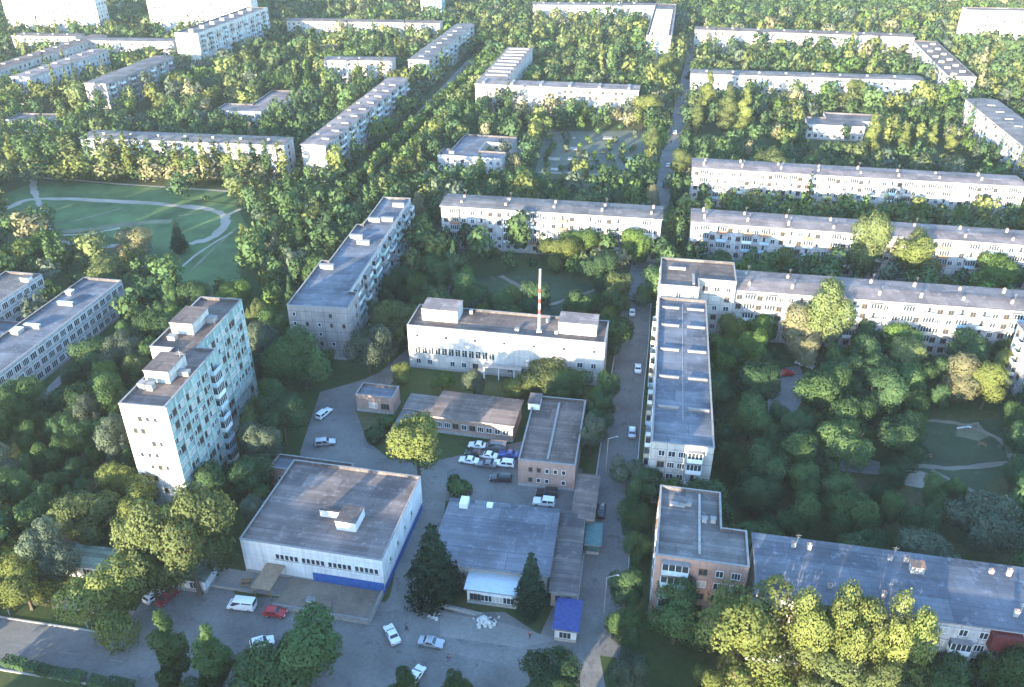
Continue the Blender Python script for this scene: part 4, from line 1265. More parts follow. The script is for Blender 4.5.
# trees that stand out in the photo
for t in (
    (105, 588, 40, 'broad', 'yellow', 'wide yellow-green street tree by the roadside in front of the market pavilion'),
    (183, 530, 40, 'broad', 'olive', 'big olive tree leaning over the right end of the market pavilion', 15),
    (84, 512, 30, 'broad', 'olive', 'olive tree at the left end of the market pavilion', 12),
    (138, 500, 26, 'broad', 'yellow', 'yellow-topped tree at the foot of the tower end wall', 13),
    (118, 478, 18, 'round', 'yellow', 'small bright yellow tree left of the tower foot', 11),
    (142, 548, 30, 'broad', 'olive', 'olive tree over the middle of the market pavilion roof', 13),
    (48, 548, 24, 'broad', 'grey', 'grey-green tree beside the left end of the market pavilion', 10),
    (376, 434, 12, 'bush', 'dark', 'dark shrub below the little brick hut beside the driveway', 3),
    (388, 420, 11, 'bush', 'green', 'green shrub between the little brick hut and the low garage', 3),
    (20, 578, 30, 'broad', 'yellow', 'yellow-green roadside tree at the left edge of the photo'),
    (166, 642, 22, 'poplar', 'green', 'left of the two tall oval trees beside the main road', 17),
    (211, 654, 23, 'poplar', 'green', 'right of the two tall oval trees beside the main road', 16),
    (300, 650, 46, 'broad', 'green', 'large dark roadside tree between the oval trees and the parked white car', 15),
    (262, 672, 30, 'broad', 'green', 'lower tree leaning on the large roadside tree', 10),
    (433, 566, 32, 'spruce', 'spruce', 'broad dark spruce left of the white shop pavilion', 14),
    (531, 586, 20, 'spruce', 'spruce', 'slim dark spruce right of the white shop pavilion', 15),
    (417, 442, 30, 'round', 'yellow', 'big bright yellow-green tree alone in the yard beside the parked cars'),
    (457, 485, 15, 'bush', 'green', 'round bush at the back corner of the flat warehouse', 4),
    (745, 622, 50, 'broad', 'yellow', 'great spreading tree at the front corner of the salmon-brick block', 17),  # sun on the crown is put into the leaf colour, next tree too
    (768, 590, 30, 'round', 'yellow', 'sunlit crown behind the great spreading tree', 17),
    (812, 628, 28, 'broad', 'yellow', 'first sunlit yellow tree before the slate-roofed block', 18),
    (858, 628, 28, 'broad', 'yellow', 'second sunlit yellow tree before the slate-roofed block', 18),
    (908, 638, 27, 'broad', 'yellow', 'third sunlit yellow tree before the slate-roofed block', 15),
    (830, 675, 34, 'broad', 'olive', 'olive roadside tree below the sunlit yellow ones', 14),
    (890, 680, 30, 'broad', 'olive', 'second olive roadside tree below the sunlit yellow ones', 12),
    (1008, 668, 26, 'broad', 'green', 'dark green tree in the bottom right corner', 11),
    (632, 512, 19, 'broad', 'dark', 'dark tree on the verge at the back of the salmon-brick block', 11),
    (628, 470, 18, 'broad', 'grey', 'grey-green tree on the verge below the street block', 8),
    (628, 585, 17, 'broad', 'dark', 'dark tree between street and salmon-brick block balconies', 10),
    (628, 625, 18, 'broad', 'green', 'tree at the street corner below the salmon-brick block', 10),
    (628, 668, 18, 'broad', 'grey', 'grey-green tree at the road corner under the salmon-brick block', 10),
    (592, 430, 15, 'broad', 'grey', 'tall grey-green tree beside the two-storey brick house', 12),
    (600, 405, 14, 'broad', 'dark', 'tree between the white hall and the street', 10),
    (548, 376, 26, 'broad', 'olive', 'wide olive tree before the right half of the white hall', 9),
    (573, 380, 18, 'broad', 'green', 'tree under the right end of the white hall', 9),
    (515, 385, 14, 'broad', 'yellow', 'sunlit bush tree in front of the white hall porch', 7),
    (443, 380, 11, 'broad', 'bright', 'small bright tree in front of the white hall left half', 6),
    (402, 372, 11, 'broad', 'yellow', 'small yellow tree at the left corner of the white hall', 7),
    (465, 276, 11, 'round', 'bright', 'small bright round tree behind the left roof cabin of the white hall', 9),
    (550, 675, 30, 'broad', 'dark', 'dark tree rising from the road edge at the bottom centre', 10),
    (402, 684, 15, 'broad', 'green', 'small dark tree at the very bottom beside a parked white car', 8),
    (457, 684, 14, 'broad', 'green', 'lone small tree at the very bottom of the forecourt', 8),
    (720, 365, 17, 'broad', 'bright', 'sunlit bright tree at the foot of the street block side'),
    (752, 412, 24, 'broad', 'green', 'green tree halfway along the courtyard side of the street block'),
    (800, 322, 22, 'round', 'pale', 'pale straw-coloured tree before the nearest white row', 15),
    (832, 305, 22, 'broad', 'olive', 'tall olive tree overtopping the nearest white row', 19),
    (760, 325, 16, 'broad', 'bright', 'bright green tree near the corner block in the courtyard', 11),
    (900, 335, 18, 'broad', 'bright', 'bright tree in the middle before the nearest white row', 13),
    (822, 390, 30, 'broad', 'green', 'wide green tree beside the courtyard parking'),
    (852, 415, 26, 'broad', 'green', 'green tree with sunlit tip in the courtyard middle'),
    (870, 370, 22, 'broad', 'dark', 'dark tree behind the courtyard middle'),
    (905, 378, 22, 'broad', 'green', 'green tree left of the trampled courtyard path'),
    (900, 435, 26, 'broad', 'dark', 'dark tree overhanging the courtyard path junction'),
    (962, 374, 19, 'round', 'pale', 'straw-gold left half of the pair of sunlit trees above the playground', 15),
    (990, 380, 19, 'round', 'yellow', 'yellow-green right half of the pair of sunlit trees above the playground', 14),
    (792, 450, 26, 'broad', 'green', 'courtyard tree with a sunlit yellow patch on its crown', 14),
    (985, 520, 34, 'broad', 'grey', 'wide grey-green tree behind the right half of the slate-roofed block', 13),
    (870, 243, 18, 'round', 'olive', 'golden round tree in front of the middle white row', 17),
    (915, 252, 24, 'broad', 'yellow', 'broad yellow-topped tree in front of the middle white row', 13),
    (785, 258, 14, 'broad', 'yellow', 'small yellow tree near the left end of the middle white row', 9),
    (1000, 268, 24, 'broad', 'bright', 'bright tree at the right end of the middle white row', 13),
    (770, 166, 20, 'broad', 'olive', 'large golden tree rising over the roof end of the rearmost white row', 20),
    (708, 92, 11, 'poplar', 'yellow', 'left of the three golden poplars by the uphill street', 26),
    (728, 104, 12, 'poplar', 'olive', 'middle of the three golden poplars by the uphill street', 24),
    (745, 108, 11, 'poplar', 'yellow', 'right of the three golden poplars by the uphill street', 24),
    (698, 112, 10, 'poplar', 'olive', 'lower poplar in front of the three golden poplars', 18),
    (872, 132, 11, 'poplar', 'yellow', 'leaning yellow poplar right of the poplar kindergarten', 22),
    (905, 140, 9, 'poplar', 'yellow', 'first of three slim poplars between kindergarten and right-edge block', 17),
    (932, 138, 8, 'poplar', 'yellow', 'second of three slim poplars between kindergarten and right-edge block', 16),
    (951, 140, 8, 'poplar', 'yellow', 'third of three slim poplars between kindergarten and right-edge block', 16),
    (858, 90, 14, 'broad', 'yellow', 'golden tree standing in the gap of the golden-tree row', 18),
    (680, 160, 11, 'round', 'olive', 'golden round tree on the uphill street corner', 13),
    (652, 140, 10, 'poplar', 'olive', 'golden poplar between the allotment and the uphill street', 16),
    (646, 104, 13, 'broad', 'yellow', 'yellow tree at the right end of the L-shaped block', 16),
    (668, 66, 12, 'broad', 'yellow', 'golden tree beside the white end-on block', 20),
    (655, 198, 10, 'round', 'pale', 'pale tree at the street end of the row behind the white hall', 12),
    (38, 244, 20, 'broad', 'bright', 'bright green round tree in the park near the school', 11),
    (134, 242, 23, 'broad', 'pale', 'pale straw-coloured tree in the park', 13),
    (112, 268, 24, 'broad', 'olive', 'olive tree between the park and the long school wing', 12),
    (80, 248, 7, 'round', 'pale', 'small ruddy tree by the park path', 6),
    (178, 238, 10, 'spruce', 'spruce', 'dark conifer alone on the park lawn', 12),
    (243, 240, 10, 'poplar', 'yellow', 'slim poplar at the right corner of the park', 14),
    (300, 235, 11, 'poplar', 'green', 'slim poplar between the park and the grey slab', 15),
    (170, 295, 10, 'poplar', 'green', 'slim poplar behind the white tower', 14),
    (232, 292, 17, 'broad', 'bright', 'bright tree directly behind the white tower'),
    (256, 312, 12, 'broad', 'olive', 'olive tree squeezed between the white tower and the grey slab', 12),
    (105, 372, 13, 'broad', 'bright', 'bright tree between the long school wing and the tower', 10),
    (136, 364, 12, 'broad', 'olive', 'olive tree touching the left side of the tower', 11),
    (55, 452, 18, 'broad', 'green', 'round tree with pale tip in the shade left of the tower', 11),
    (280, 410, 26, 'broad', 'dark', 'dark tree in the shade right of the tower'),
    (300, 352, 30, 'broad', 'green', 'broad tree under the end wall of the grey slab'),
    (245, 470, 22, 'broad', 'dark', 'dark tree between the tower foot and the white store'),
    (418, 207, 10, 'poplar', 'pale', 'straw-coloured poplar at the far end of the grey slab', 14),
    (560, 248, 18, 'broad', 'yellow', 'yellow tree before the row behind the white hall, left of centre', 12),
    (580, 240, 18, 'broad', 'bright', 'bright tree before the row behind the white hall, centre', 12),
    (636, 240, 16, 'broad', 'bright', 'bright tree at the right end of the row behind the white hall', 12),
    (600, 305, 14, 'broad', 'green', 'green tree behind the right roof cabin of the white hall', 9),
    (575, 300, 8, 'broad', 'yellow', 'small yellow tree behind the right roof cabin of the white hall', 8),
    (690, 575, 14, 'bush', 'dark', 'dark shrub under the salmon-brick block front', 4),
):
    by_crown(*t)
# poplars and golden trees in rows
for (u0, v0, u1, v1, n, rx, h, kind, cols) in (
    (10, 150, 280, 160, 22, 9, 20, 'poplar', ('green', 'olive', 'yellow', 'green')),
    (30, 166, 262, 172, 16, 12, 11, 'broad', ('olive', 'pale', 'yellow', 'green')),
    (100, 150, 128, 152, 3, 8, 20, 'poplar', ('yellow', 'olive')),
    (150, 160, 262, 166, 7, 12, 12, 'broad', ('olive', 'pale', 'yellow')),
    (205, 62, 320, 64, 9, 6, 16, 'poplar', ('yellow', 'olive', 'green')),
    (735, 199, 862, 207, 8, 12, 12.5, 'broad', ('bright', 'yellow', 'bright')),
    (885, 212, 1000, 219, 4, 11, 11.5, 'broad', ('bright', 'yellow')),
    (735, 168, 800, 174, 4, 12, 14, 'broad', ('olive', 'yellow')),
    (354, 184, 488, 54, 44, 7.5, 10, 'round', ('bright', 'bright', 'green')),
    (385, 182, 500, 54, 32, 10, 13, 'broad', ('green', 'olive', 'yellow', 'bright')),
    (545, 62, 590, 66, 5, 11, 13, 'broad', ('yellow', 'olive')),
    (615, 40, 630, 58, 3, 9, 14, 'broad', ('olive', 'yellow')),
):
    for i in range(n):
        k = i / max(1, n - 1)
        by_crown(u0 + (u1 - u0) * k + rnd.uniform(-2, 2), v0 + (v1 - v0) * k + rnd.uniform(-1.5, 1.5), rx * rnd.uniform(.8, 1.2), kind, rnd.choice(cols), None, h * rnd.uniform(.85, 1.15))

# the rest of the near and middle ground
cand = []
for _ in range(33000):
    Y = math.sqrt(rnd.uniform(80 ** 2, 420 ** 2))
    X = rnd.uniform(-.8, .8) * (Y * COS + CAM_H * SIN)
    cand.append((X, Y))
cand.sort(key=lambda p: p[1] + rnd.uniform(0, 60))
for X, Y in cand:
    r = rnd.choice((3.0, 4.0, 4.8, 5.6, 6.4))
    if clash(X, Y, r) or in_building(X, Y, 1.2 + r * .45) or in_open(X, Y):
        continue
    u, v = px((X, Y, 0))
    if not (-170 < u < 1194 and v < 760):
        continue
    kind = rnd.choices(('broad', 'round', 'poplar', 'bush'), (.62, .22, .06 if v < 330 else 0, .10))[0]
    col = rnd.choices(('green', 'dark', 'bright', 'olive', 'yellow', 'grey', 'pale'), (.40, .24, .10, .11, .08, .05, .02))[0]
    if v > 350 and u < 700 and rnd.random() < .7:  # shaded ground: the shade is put into the leaf colours
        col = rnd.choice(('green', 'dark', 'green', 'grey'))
    if u > 700 and 380 < v < 620:  # court in shade: duller leaf colours stand in for it
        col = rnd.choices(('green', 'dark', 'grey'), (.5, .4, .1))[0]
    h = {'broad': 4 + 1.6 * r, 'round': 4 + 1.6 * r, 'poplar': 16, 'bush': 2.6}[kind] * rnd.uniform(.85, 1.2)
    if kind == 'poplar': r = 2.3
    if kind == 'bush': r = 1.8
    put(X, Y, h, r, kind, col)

for _ in range(60):
    q = at(rnd.uniform(545, 640), rnd.uniform(134, 174))
    r = rnd.uniform(1.2, 2.6)
    if not clash(q.x, q.y, r, .8):
        put(q.x, q.y, r * 1.6, r, 'bush', rnd.choice(('green', 'grey', 'bright', 'olive')))
manual = [t for t in TREES if t[6]]
rest = sorted([t for t in TREES if not t[6]], key=lambda t: (math.hypot(t[0], t[1]) - 3.0 * t[2]))
rest_in = [t for t in rest if -12 < px((t[0], t[1], t[2] * .6))[0] < 1036 and px((t[0], t[1], t[2]))[1] < 692]
ids = set(map(id, rest_in))
N_IND = 292
single = manual + rest_in[:N_IND - len(manual)]
sing_ids = set(map(id, single))
mass = [t for t in TREES if id(t) not in sing_ids]

ORD = ['first', 'second', 'third', 'fourth', 'fifth', 'sixth', 'seventh', 'eighth', 'ninth', 'tenth', 'eleventh', 'twelfth', 'thirteenth', 'fourteenth', 'fifteenth', 'sixteenth',
       'seventeenth', 'eighteenth', 'nineteenth', 'twentieth'] + ['twenty-' + w for w in ('first', 'second', 'third', 'fourth', 'fifth', 'sixth', 'seventh', 'eighth', 'ninth')] + ['thirtieth'] + ['thirty-' + w for w in ('first', 'second', 'third', 'fourth', 'fifth', 'sixth')]


def place_words(x, y):
    best = None
    for (ph, c, P, rz, poly) in LANDMARK:
        cs, sn = math.cos(rz), math.sin(rz)
        dx, dy = x - P[0], y - P[1]
        lx, ly = dx * cs + dy * sn, -dx * sn + dy * cs
        d = min(seg_d(lx, ly, poly[i - 1], poly[i]) for i in range(len(poly)))
        if best is None or d < best[0]:
            xs = [p[0] for p in poly]; ys = [p[1] for p in poly]
            if ly < min(ys) + .5: rel = 'in front of'
            elif ly > max(ys) - .5: rel = 'behind'
            elif lx < sum(xs) / len(xs): rel = 'left of'
            else: rel = 'right of'
            best = (d, rel + ' ' + ph)
    return best[1]


made = []
for t in single:
    o = make_tree(t[4], (t[0], t[1], 0), t[2], t[3], t[5])
    o['category'] = 'tree' if t[4] != 'bush' else 'bush'
    if t[6]:
        o['label'] = t[6]
    else:
        made.append((t, o, KINDNAME[t[4]].replace('_tree', '').replace('tree', 'leafy tree') if t[4] != 'spruce' else 'spruce', place_words(t[0], t[1])))
groups = {}
for t, o, kn, pl in made:
    groups.setdefault((WORD[t[5]], kn, pl), []).append((px((t[0], t[1], t[2] * .5))[0], o))
for (w, kn, pl), lst in groups.items():
    lst.sort(key=lambda q: q[0])
    for i, (u, o) in enumerate(lst):
        o['group'] = 'trees ' + pl
        if len(lst) == 1:
            o['label'] = f'only {w} {kn} {pl}'
        else:
            o['label'] = f'{w} {kn} {pl}, {ORD[min(i, len(ORD) - 1)]} from left'

# everything farther off reads as one wood
FARV = []
for k, n, s in (('broad', 420, 1.15), ('round', 360, 1.05), ('poplar', 420, 1.0), ('bush', 90, .9)):
    for i in range(3):
        FARV.append((k, leaf_arrays(k, n, s, 900 + i + len(k) * 17, *SPEC[k][:2], (.7, .7, .15)), leaf_arrays(k, n // 2, s * 1.4, 950 + i + len(k) * 17, *SPEC[k][:2], (.7, .7, .15))))
cand = []
for _ in range(30000):
    Y = math.sqrt(rnd.uniform(415 ** 2, 930 ** 2))
    X = rnd.uniform(-.65, .65) * (Y * COS + CAM_H * SIN)
    cand.append((X, Y))
wood = [at(672, 24), at(925, 22), at(900, -8), at(690, -8)]
woodp = [(p.x, p.y) for p in wood]
for X, Y in cand:
    r = rnd.choice((4.4, 5.4, 6.4, 7.4))
    w = inside((X, Y), woodp)
    if clash(X, Y, r, .70) or in_building(X, Y, 1.5 + r * .5) or in_open(X, Y):
        continue
    kind = rnd.choices(('broad', 'round', 'poplar'), (.66, .26, .08))[0]
    col = rnd.choices(('green', 'dark', 'bright', 'olive', 'yellow', 'grey', 'pale'), (.30, .14, .12, .20, .16, .04, .04) if not w else (.6, .1, .25, .03, .02, 0, 0))[0]
    h = {'broad': 5 + 1.55 * r, 'round': 5 + 1.55 * r, 'poplar': 21}[kind] * rnd.uniform(.85, 1.2)
    if w: h = 14
    if kind == 'poplar': r = 2.8
    put(X, Y, h, r, kind, col)
    mass.append(TREES[-1])
VV, NN, CC = [], [], []
for (x, y, h, r, kind, col, _) in mass:
    c = [f for f in FARV if f[0] == (kind if kind != 'spruce' else 'poplar')]
    V, N = rnd.choice(c)[1 if y < 480 else 2]
    H0, R0 = SPEC[kind][:2]
    a = rnd.uniform(0, 6.28); cs, sn = math.cos(a), math.sin(a)
    Q = np.stack([(V[:, 0] * cs - V[:, 1] * sn) * r / R0 + x, (V[:, 0] * sn + V[:, 1] * cs) * r / R0 + y, V[:, 2] * h / H0], 1)
    N2 = np.stack([N[:, 0] * cs - N[:, 1] * sn, N[:, 0] * sn + N[:, 1] * cs, N[:, 2]], 1)
    VV.append(Q); NN.append(N2)
    k = rnd.uniform(.75, 1.25)
    base = np.array(LEAFC[col][0]) + (np.array(LEAFC[col][2]) - np.array(LEAFC[col][0])) * (.3 + .4 * nprng.random() + .2 * nprng.random((len(V) // 4, 1)))
    CC.append(np.repeat(np.concatenate([base * k, np.ones((len(V) // 4, 1))], 1), 4, 0))
VV, NN, CC = np.concatenate(VV), np.concatenate(NN), np.concatenate(CC)
me = quads_mesh('distant_trees', VV, NN, M['far_leaf'])
at_ = me.attributes.new('kind_tint', 'FLOAT_COLOR', 'POINT')
at_.data.foreach_set('color', CC.astype(np.float32).ravel())
tag(obj('distant_trees', me), 'dense far-off trees filling the gaps between the distant apartment blocks', 'trees', kind='stuff')
print('TREES', len(TREES), 'single', len(single), 'mass', len(mass), 'quads', len(VV) // 4)

# clipped hedges by the pavement, bottom left
for i, (u0, v0, u1, v1) in enumerate(((5, 662, 39, 671), (40, 671, 52, 675), (54, 675, 68, 678), (71, 677, 85, 681), (91, 682, 108, 686), (110, 684, 135, 690))):
    a, c = at(u0, v0), at(u1, v1)
    L = (c - a).length; W, Hh = 1.7, 1.2
    n = int(700 * L / 5)
    rg = np.random.default_rng(60 + i)
    f = rg.random((n, 3))
    P = np.stack([(f[:, 0] - .5) * L, (f[:, 1] - .5) * W, f[:, 2] * Hh], 1)
    ax = rg.integers(0, 4, n)
    P[ax == 0, 2] = Hh + rg.normal(0, .04, (ax == 0).sum()); P[ax == 1, 2] = Hh + rg.normal(0, .05, (ax == 1).sum()); P[ax == 2, 1] = -W / 2 + rg.normal(0, .05, (ax == 2).sum())
    N = np.stack([rg.normal(0, .3, n), np.where(ax == 2, -1, rg.normal(0, .4, n)), np.where(ax < 2, 1, .3)], 1); N /= np.linalg.norm(N, axis=1)[:, None]
    t = np.cross(N, rg.normal(size=(n, 3))); t /= np.linalg.norm(t, axis=1)[:, None]; bt = np.cross(N, t)
    s = .16
    V = np.stack([P - t * s, P - bt * s, P + t * s, P + bt * s], 1).reshape(-1, 3)
    o = obj('hedge', quads_mesh('hedge', V, np.repeat(N, 4, 0), M['leaf_dark']), None, ((a.x + c.x) / 2, (a.y + c.y) / 2, 0), math.atan2(c.y - a.y, c.x - a.x))
    tag(o, f'{ORD[i]} clipped hedge from the left along the bottom-left pavement', 'hedge', 'clipped hedges by the pavement')

# ------------------------------------------------------------------ cars
def car_parts(kind):
    """body (with glasshouse pillars and roof), glass band, four wheels, lamps; length along x, front at +x"""
    L, W, H = {'sedan': (4.4, 1.75, 1.45), 'hatch': (4.0, 1.7, 1.5), 'wagon': (4.7, 1.78, 1.6), 'van': (5.0, 1.95, 2.2), 'jeep': (4.6, 1.9, 1.85), 'truck': (5.6, 2.0, 2.4)}[kind]
    belt = {'van': 1.15, 'jeep': 1.1, 'truck': 1.1}.get(kind, .88)
    x0, x1 = -L / 2, L / 2
    prof = {
        'sedan': [(-.47 * L, .95), (-.30 * L, .98), (-.17 * L, H), (.06 * L, H), (.22 * L, .95), (.47 * L, .78)],
        'hatch': [(-.47 * L, 1.0), (-.38 * L, H), (.05 * L, H), (.22 * L, .95), (.46 * L, .78)],
        'wagon': [(-.48 * L, 1.0), (-.44 * L, H), (.06 * L, H), (.21 * L, .98), (.47 * L, .80)],
        'van': [(-.49 * L, 1.2), (-.485 * L, H), (.25 * L, H), (.40 * L, 1.15), (.485 * L, .95)],
        'jeep': [(-.48 * L, 1.1), (-.46 * L, H), (.05 * L, H), (.16 * L, 1.12), (.48 * L, 1.02)],
        'truck': [(-.49 * L, 1.0), (-.485 * L, H), (.12 * L, H), (.14 * L, 2.05), (.40 * L, 2.0), (.485 * L, 1.1)],
    }[kind]
    bm = bmesh.new()
    ring = [(x0, .35), (x0, .62)] + [(x0 + .02, prof[0][1] - .08)] + prof + [(x1, .62), (x1, .35)]
    def yw(z):
        return W / 2 * (1.0 if z <= belt + .05 else 1.0 - .16 * (z - belt) / (H - belt + .01)) * (.97 if z < .4 else 1)
    vs = []
    for sgn in (-1, 1):
        vs.append([bm.verts.new((x, sgn * yw(z), z)) for x, z in ring])
    n = len(ring)
    for i in range(n):
        j = (i + 1) % n
        bm.faces.new((vs[0][i], vs[0][j], vs[1][j], vs[1][i]))
    bm.faces.new(list(reversed(vs[0]))); bm.faces.new(vs[1])
    bmesh.ops.recalc_face_normals(bm, faces=bm.faces)
    bmesh.ops.bevel(bm, geom=list(bm.edges), offset=.07, segments=2, affect='EDGES', profile=.6)
    body = bpy.data.meshes.new('body'); bm.to_mesh(body); bm.free()
    for p in body.polygons: p.use_smooth = True
    body.materials.append(M['car_white'])
    # glass: windscreen, rear window, side strips set 6 mm proud
    g = MB()
    top = [p for p in prof if p[1] > belt + .25]
    xr, xf = top[0][0], top[-1][0]
    ir, jf = prof.index(top[0]), prof.index(top[-1])
    def slant(pa, pb, off):
        (xa, za), (xb, zb) = pa, pb
        a = (xa + (xb - xa) * .12, za + (zb - za) * .12); c = (xa + (xb - xa) * .86, za + (zb - za) * .86)
        nx, nz = -(zb - za), (xb - xa); l = math.hypot(nx, nz); nx, nz = nx / l * off, nz / l * off
        k = .86
        g.face([(a[0] + nx, -yw(a[1]) * k, a[1] + nz), (a[0] + nx, yw(a[1]) * k, a[1] + nz), (c[0] + nx, yw(c[1]) * k, c[1] + nz), (c[0] + nx, -yw(c[1]) * k, c[1] + nz)], 'glass')
    if jf + 1 < len(prof): slant(prof[jf], prof[jf + 1], .012)
    if ir > 0: slant(prof[ir - 1], prof[ir], .012)
    zb_, zt = belt + .1, H - .12
    xb0 = xr + .12; xb1 = prof[min(jf + 1, len(prof) - 1)][0] - .28
    if kind == 'truck': xb0 = .17 * L; zt = 1.85
    for sgn in (-1, 1):
        for q0, q1 in ((0, .47), (.53, 1)):
            xa, xc = xb0 + (xb1 - xb0) * q0, xb0 + (xb1 - xb0) * q1
            tt = [(xa, zb_), (xc, zb_), (min(xc, xf - .08) if q1 == 1 else xc, zt), (xa + (.1 if q0 == 0 else 0), zt)]
            pts = [(x, sgn * (yw(z) + .012), z) for x, z in tt]
            g.face(pts if sgn < 0 else list(reversed(pts)), 'glass')
    gd = g.data('windows')
    w = MB()
    w.tube((0, -.11, 0), (0, .11, 0), .33, .33, 'tyre', 14)
    wd = w.data('wheel')
    w = MB(); w.tube((0, -.118, 0), (0, .118, 0), .2, .2, 'steel', 10); rd_ = w.data('rim')
    hl = MB(); hl.box(-.03, .05, -.2, .2, -.07, .07, 'lamp_glass'); hd = hl.data('headlight')
    tl = MB(); tl.box(-.05, .03, -.15, .15, -.1, .1, 'tail_red'); td = tl.data('tail_light')
    return dict(L=L, W=W, body=body, glass=gd, wheel=wd, rim=rd_, head=hd, tail=td, belt=belt)


CARS = {k: car_parts(k) for k in ('sedan', 'hatch', 'wagon', 'van', 'jeep', 'truck')}


def car(kind, col, u, v, deg, label, cat='car', z=.03, group=None, name=None):
    c = CARS[kind]
    p = at(u, v, .7)
    root = thing(name or {'van': 'minibus', 'truck': 'box_truck', 'jeep': 'off_road_car'}.get(kind, 'parked_car'), label, cat, (p.x, p.y, z), R(deg), group)
    o = obj('body', c['body'], root); o.material_slots[0].link = 'OBJECT'; o.material_slots[0].material = M['car_' + col]
    obj('windows', c['glass'], root)
    for sx in (-.31, .31):
        for sy in (-1, 1):
            wo = obj('wheel', c['wheel'], root, (sx * c['L'], sy * (c['W'] / 2 - .11), .33))
            obj('rim', c['rim'], wo)
    for sy in (-1, 1):
        obj('headlight', c['head'], root, (c['L'] / 2 - .02, sy * c['W'] * .33, .66))
        obj('tail_light', c['tail'], root, (-c['L'] / 2 + .02, sy * c['W'] * .38, .75))
    return root


YG = 'cars parked in the brick yard'
for a in (
    ('van', 'white', 242, 605, 172, 'white minibus parked in front of the store terrace', 'minibus'),
    ('hatch', 'red', 275, 612, -8, 'bright red hatchback beside the white minibus'),
    ('sedan', 'maroon', 167, 597, 62, 'dark red car half under the wide yellow-green street tree'),
    ('hatch', 'white', 154, 595, 60, 'pale car almost hidden under the wide yellow-green street tree'),
    ('sedan', 'white', 392, 634, 118, 'white car turning out of the lane between store and spruce'),
    ('sedan', 'silver', 431, 642, -12, 'silver saloon driving along the forecourt'),
    ('hatch', 'white', 416, 675, 65, 'white car beside the small tree at the bottom edge'),
    ('hatch', 'white', 262, 642, 20, 'white car peeping out behind the large roadside tree'),
    ('wagon', 'white', 324, 413, 62, 'white estate car parked on the left driveway'),
    ('wagon', 'silver', 325, 442, 10, 'silver estate car beside the service wing of the store'),
    ('sedan', 'white', 478, 445, 170, 'white car in the back row of the brick yard, leftmost', 'car', YG),
    ('van', 'grey', 496, 447, 170, 'grey van in the back row of the brick yard', 'van', YG),
    ('sedan', 'white', 488, 455, 165, 'white car in the middle of the huddle in the brick yard', 'car', YG),
    ('sedan', 'white', 469, 460, 168, 'white car at the left front of the yard huddle', 'car', YG),
    ('wagon', 'white', 504, 463, 170, 'white car at the right front of the yard huddle', 'car', YG),
    ('sedan', 'black', 475, 453, 168, 'black car wedged between the white ones in the yard', 'car', YG),
    ('sedan', 'blue', 509, 454, 170, 'blue car at the right end of the yard huddle', 'car', YG),
    ('sedan', 'grey', 487, 464, 170, 'dark grey car in the front of the yard huddle', 'car', YG),
    ('wagon', 'black', 501, 478, 174, 'black car parked alone in the open part of the brick yard', 'car', YG),
    ('jeep', 'white', 544, 502, 170, 'white jeep in front of the two-storey brick house', 'jeep'),
    ('jeep', 'black', 547, 493, 172, 'black jeep close to the wall of the two-storey brick house', 'jeep'),
    ('sedan', 'white', 632, 312, 84, 'white car parked far up the street near the corner block'),
    ('sedan', 'black', 633, 297, 84, 'dark car behind the white one far up the street'),
    ('sedan', 'white', 638, 368, 82, 'white car halfway along the street block'),
    ('sedan', 'silver', 632, 432, 82, 'silver car at the near end of the street block'),
    ('van', 'white', 805, 364, 140, 'white van among the courtyard trees', 'van'),
    ('sedan', 'red', 786, 373, 10, 'red car beside the courtyard parking'),
    ('sedan', 'grey', 778, 366, 30, 'grey car beside the red one in the courtyard'),
    ('sedan', 'black', 601, 510, 80, 'black car at the kerb by the red-walled annex'),
    ('sedan', 'silver', 668, 165, 78, 'silver car climbing the uphill street'),
    ('sedan', 'white', 675, 132, 78, 'white car high up the uphill street'),
):
    kind, col, u, v, deg, lab = a[:6]
    car(kind, col, u, v, deg, lab, a[6] if len(a) > 6 else 'car', group=a[7] if len(a) > 7 else None)

# ------------------------------------------------------------------ forecourt: terrace, wall, umbrella, rubble
st = (-49.7, 112.9); rzs = R(-11.5)
def SL(x, y):
    return Vector((st[0] + x * math.cos(rzs) - y * math.sin(rzs), st[1] + x * math.sin(rzs) + y * math.cos(rzs), 0))
b = MB(); b.box(9, 26.8, -7.2, -.15, 0, .45, 'kerbstone', top='brown_paving'); tag(b.build('terrace', None, (*st, 0), rzs), kind='structure')
b = MB(); b.box(-4.5, 8.8, -4.6, -.15, 0, .12, 'kerbstone', top='paving'); tag(b.build('terrace', None, (*st, 0), rzs), kind='structure')
def low_wall(pts, label, mat='pale_concrete', h=.9, name='low_wall'):
    L_, R_ = offset_line([Vector(p[:2]) for p in pts], .25)
    r0 = thing(name, label, 'wall', (pts[0][0], pts[0][1], 0))
    o = Vector(pts[0][:2])
    b = MB(); poly = [tuple(p - o) for p in R_] + [tuple(p - o) for p in reversed(L_)]
    b.prism(poly, 0, h, mat); b.build('wall', r0)
    L2, R2 = offset_line([Vector(p[:2]) for p in pts], .4)
    c = MB(); c.prism([tuple(p - o) for p in R2] + [tuple(p - o) for p in reversed(L2)], h + .003, h + .1, 'coping'); c.build('coping', r0)
low_wall([SL(9, -7.4), SL(27.0, -7.4), SL(27.0, -.4)], 'pale low wall round the front edge of the store terrace', h=1.2)
low_wall([SL(-4.8, -.5), SL(-4.8, -4.8), SL(4.2, -4.8)], 'pale low wall round the left forecourt of the store', h=.6)
low_wall([at(440, 607), at(482, 617)], 'short pale wall in front of the left spruce', h=.8)
q = SL(16, -5.6)
b = MB(); b.prism([(q.x + 3.0 * math.cos(t * .314), q.y + 2.4 * math.sin(t * .314)) for t in range(20)], 0, .75, 'kerbstone', top='brown_paving'); tag(b.build('round_platform'), kind='structure')
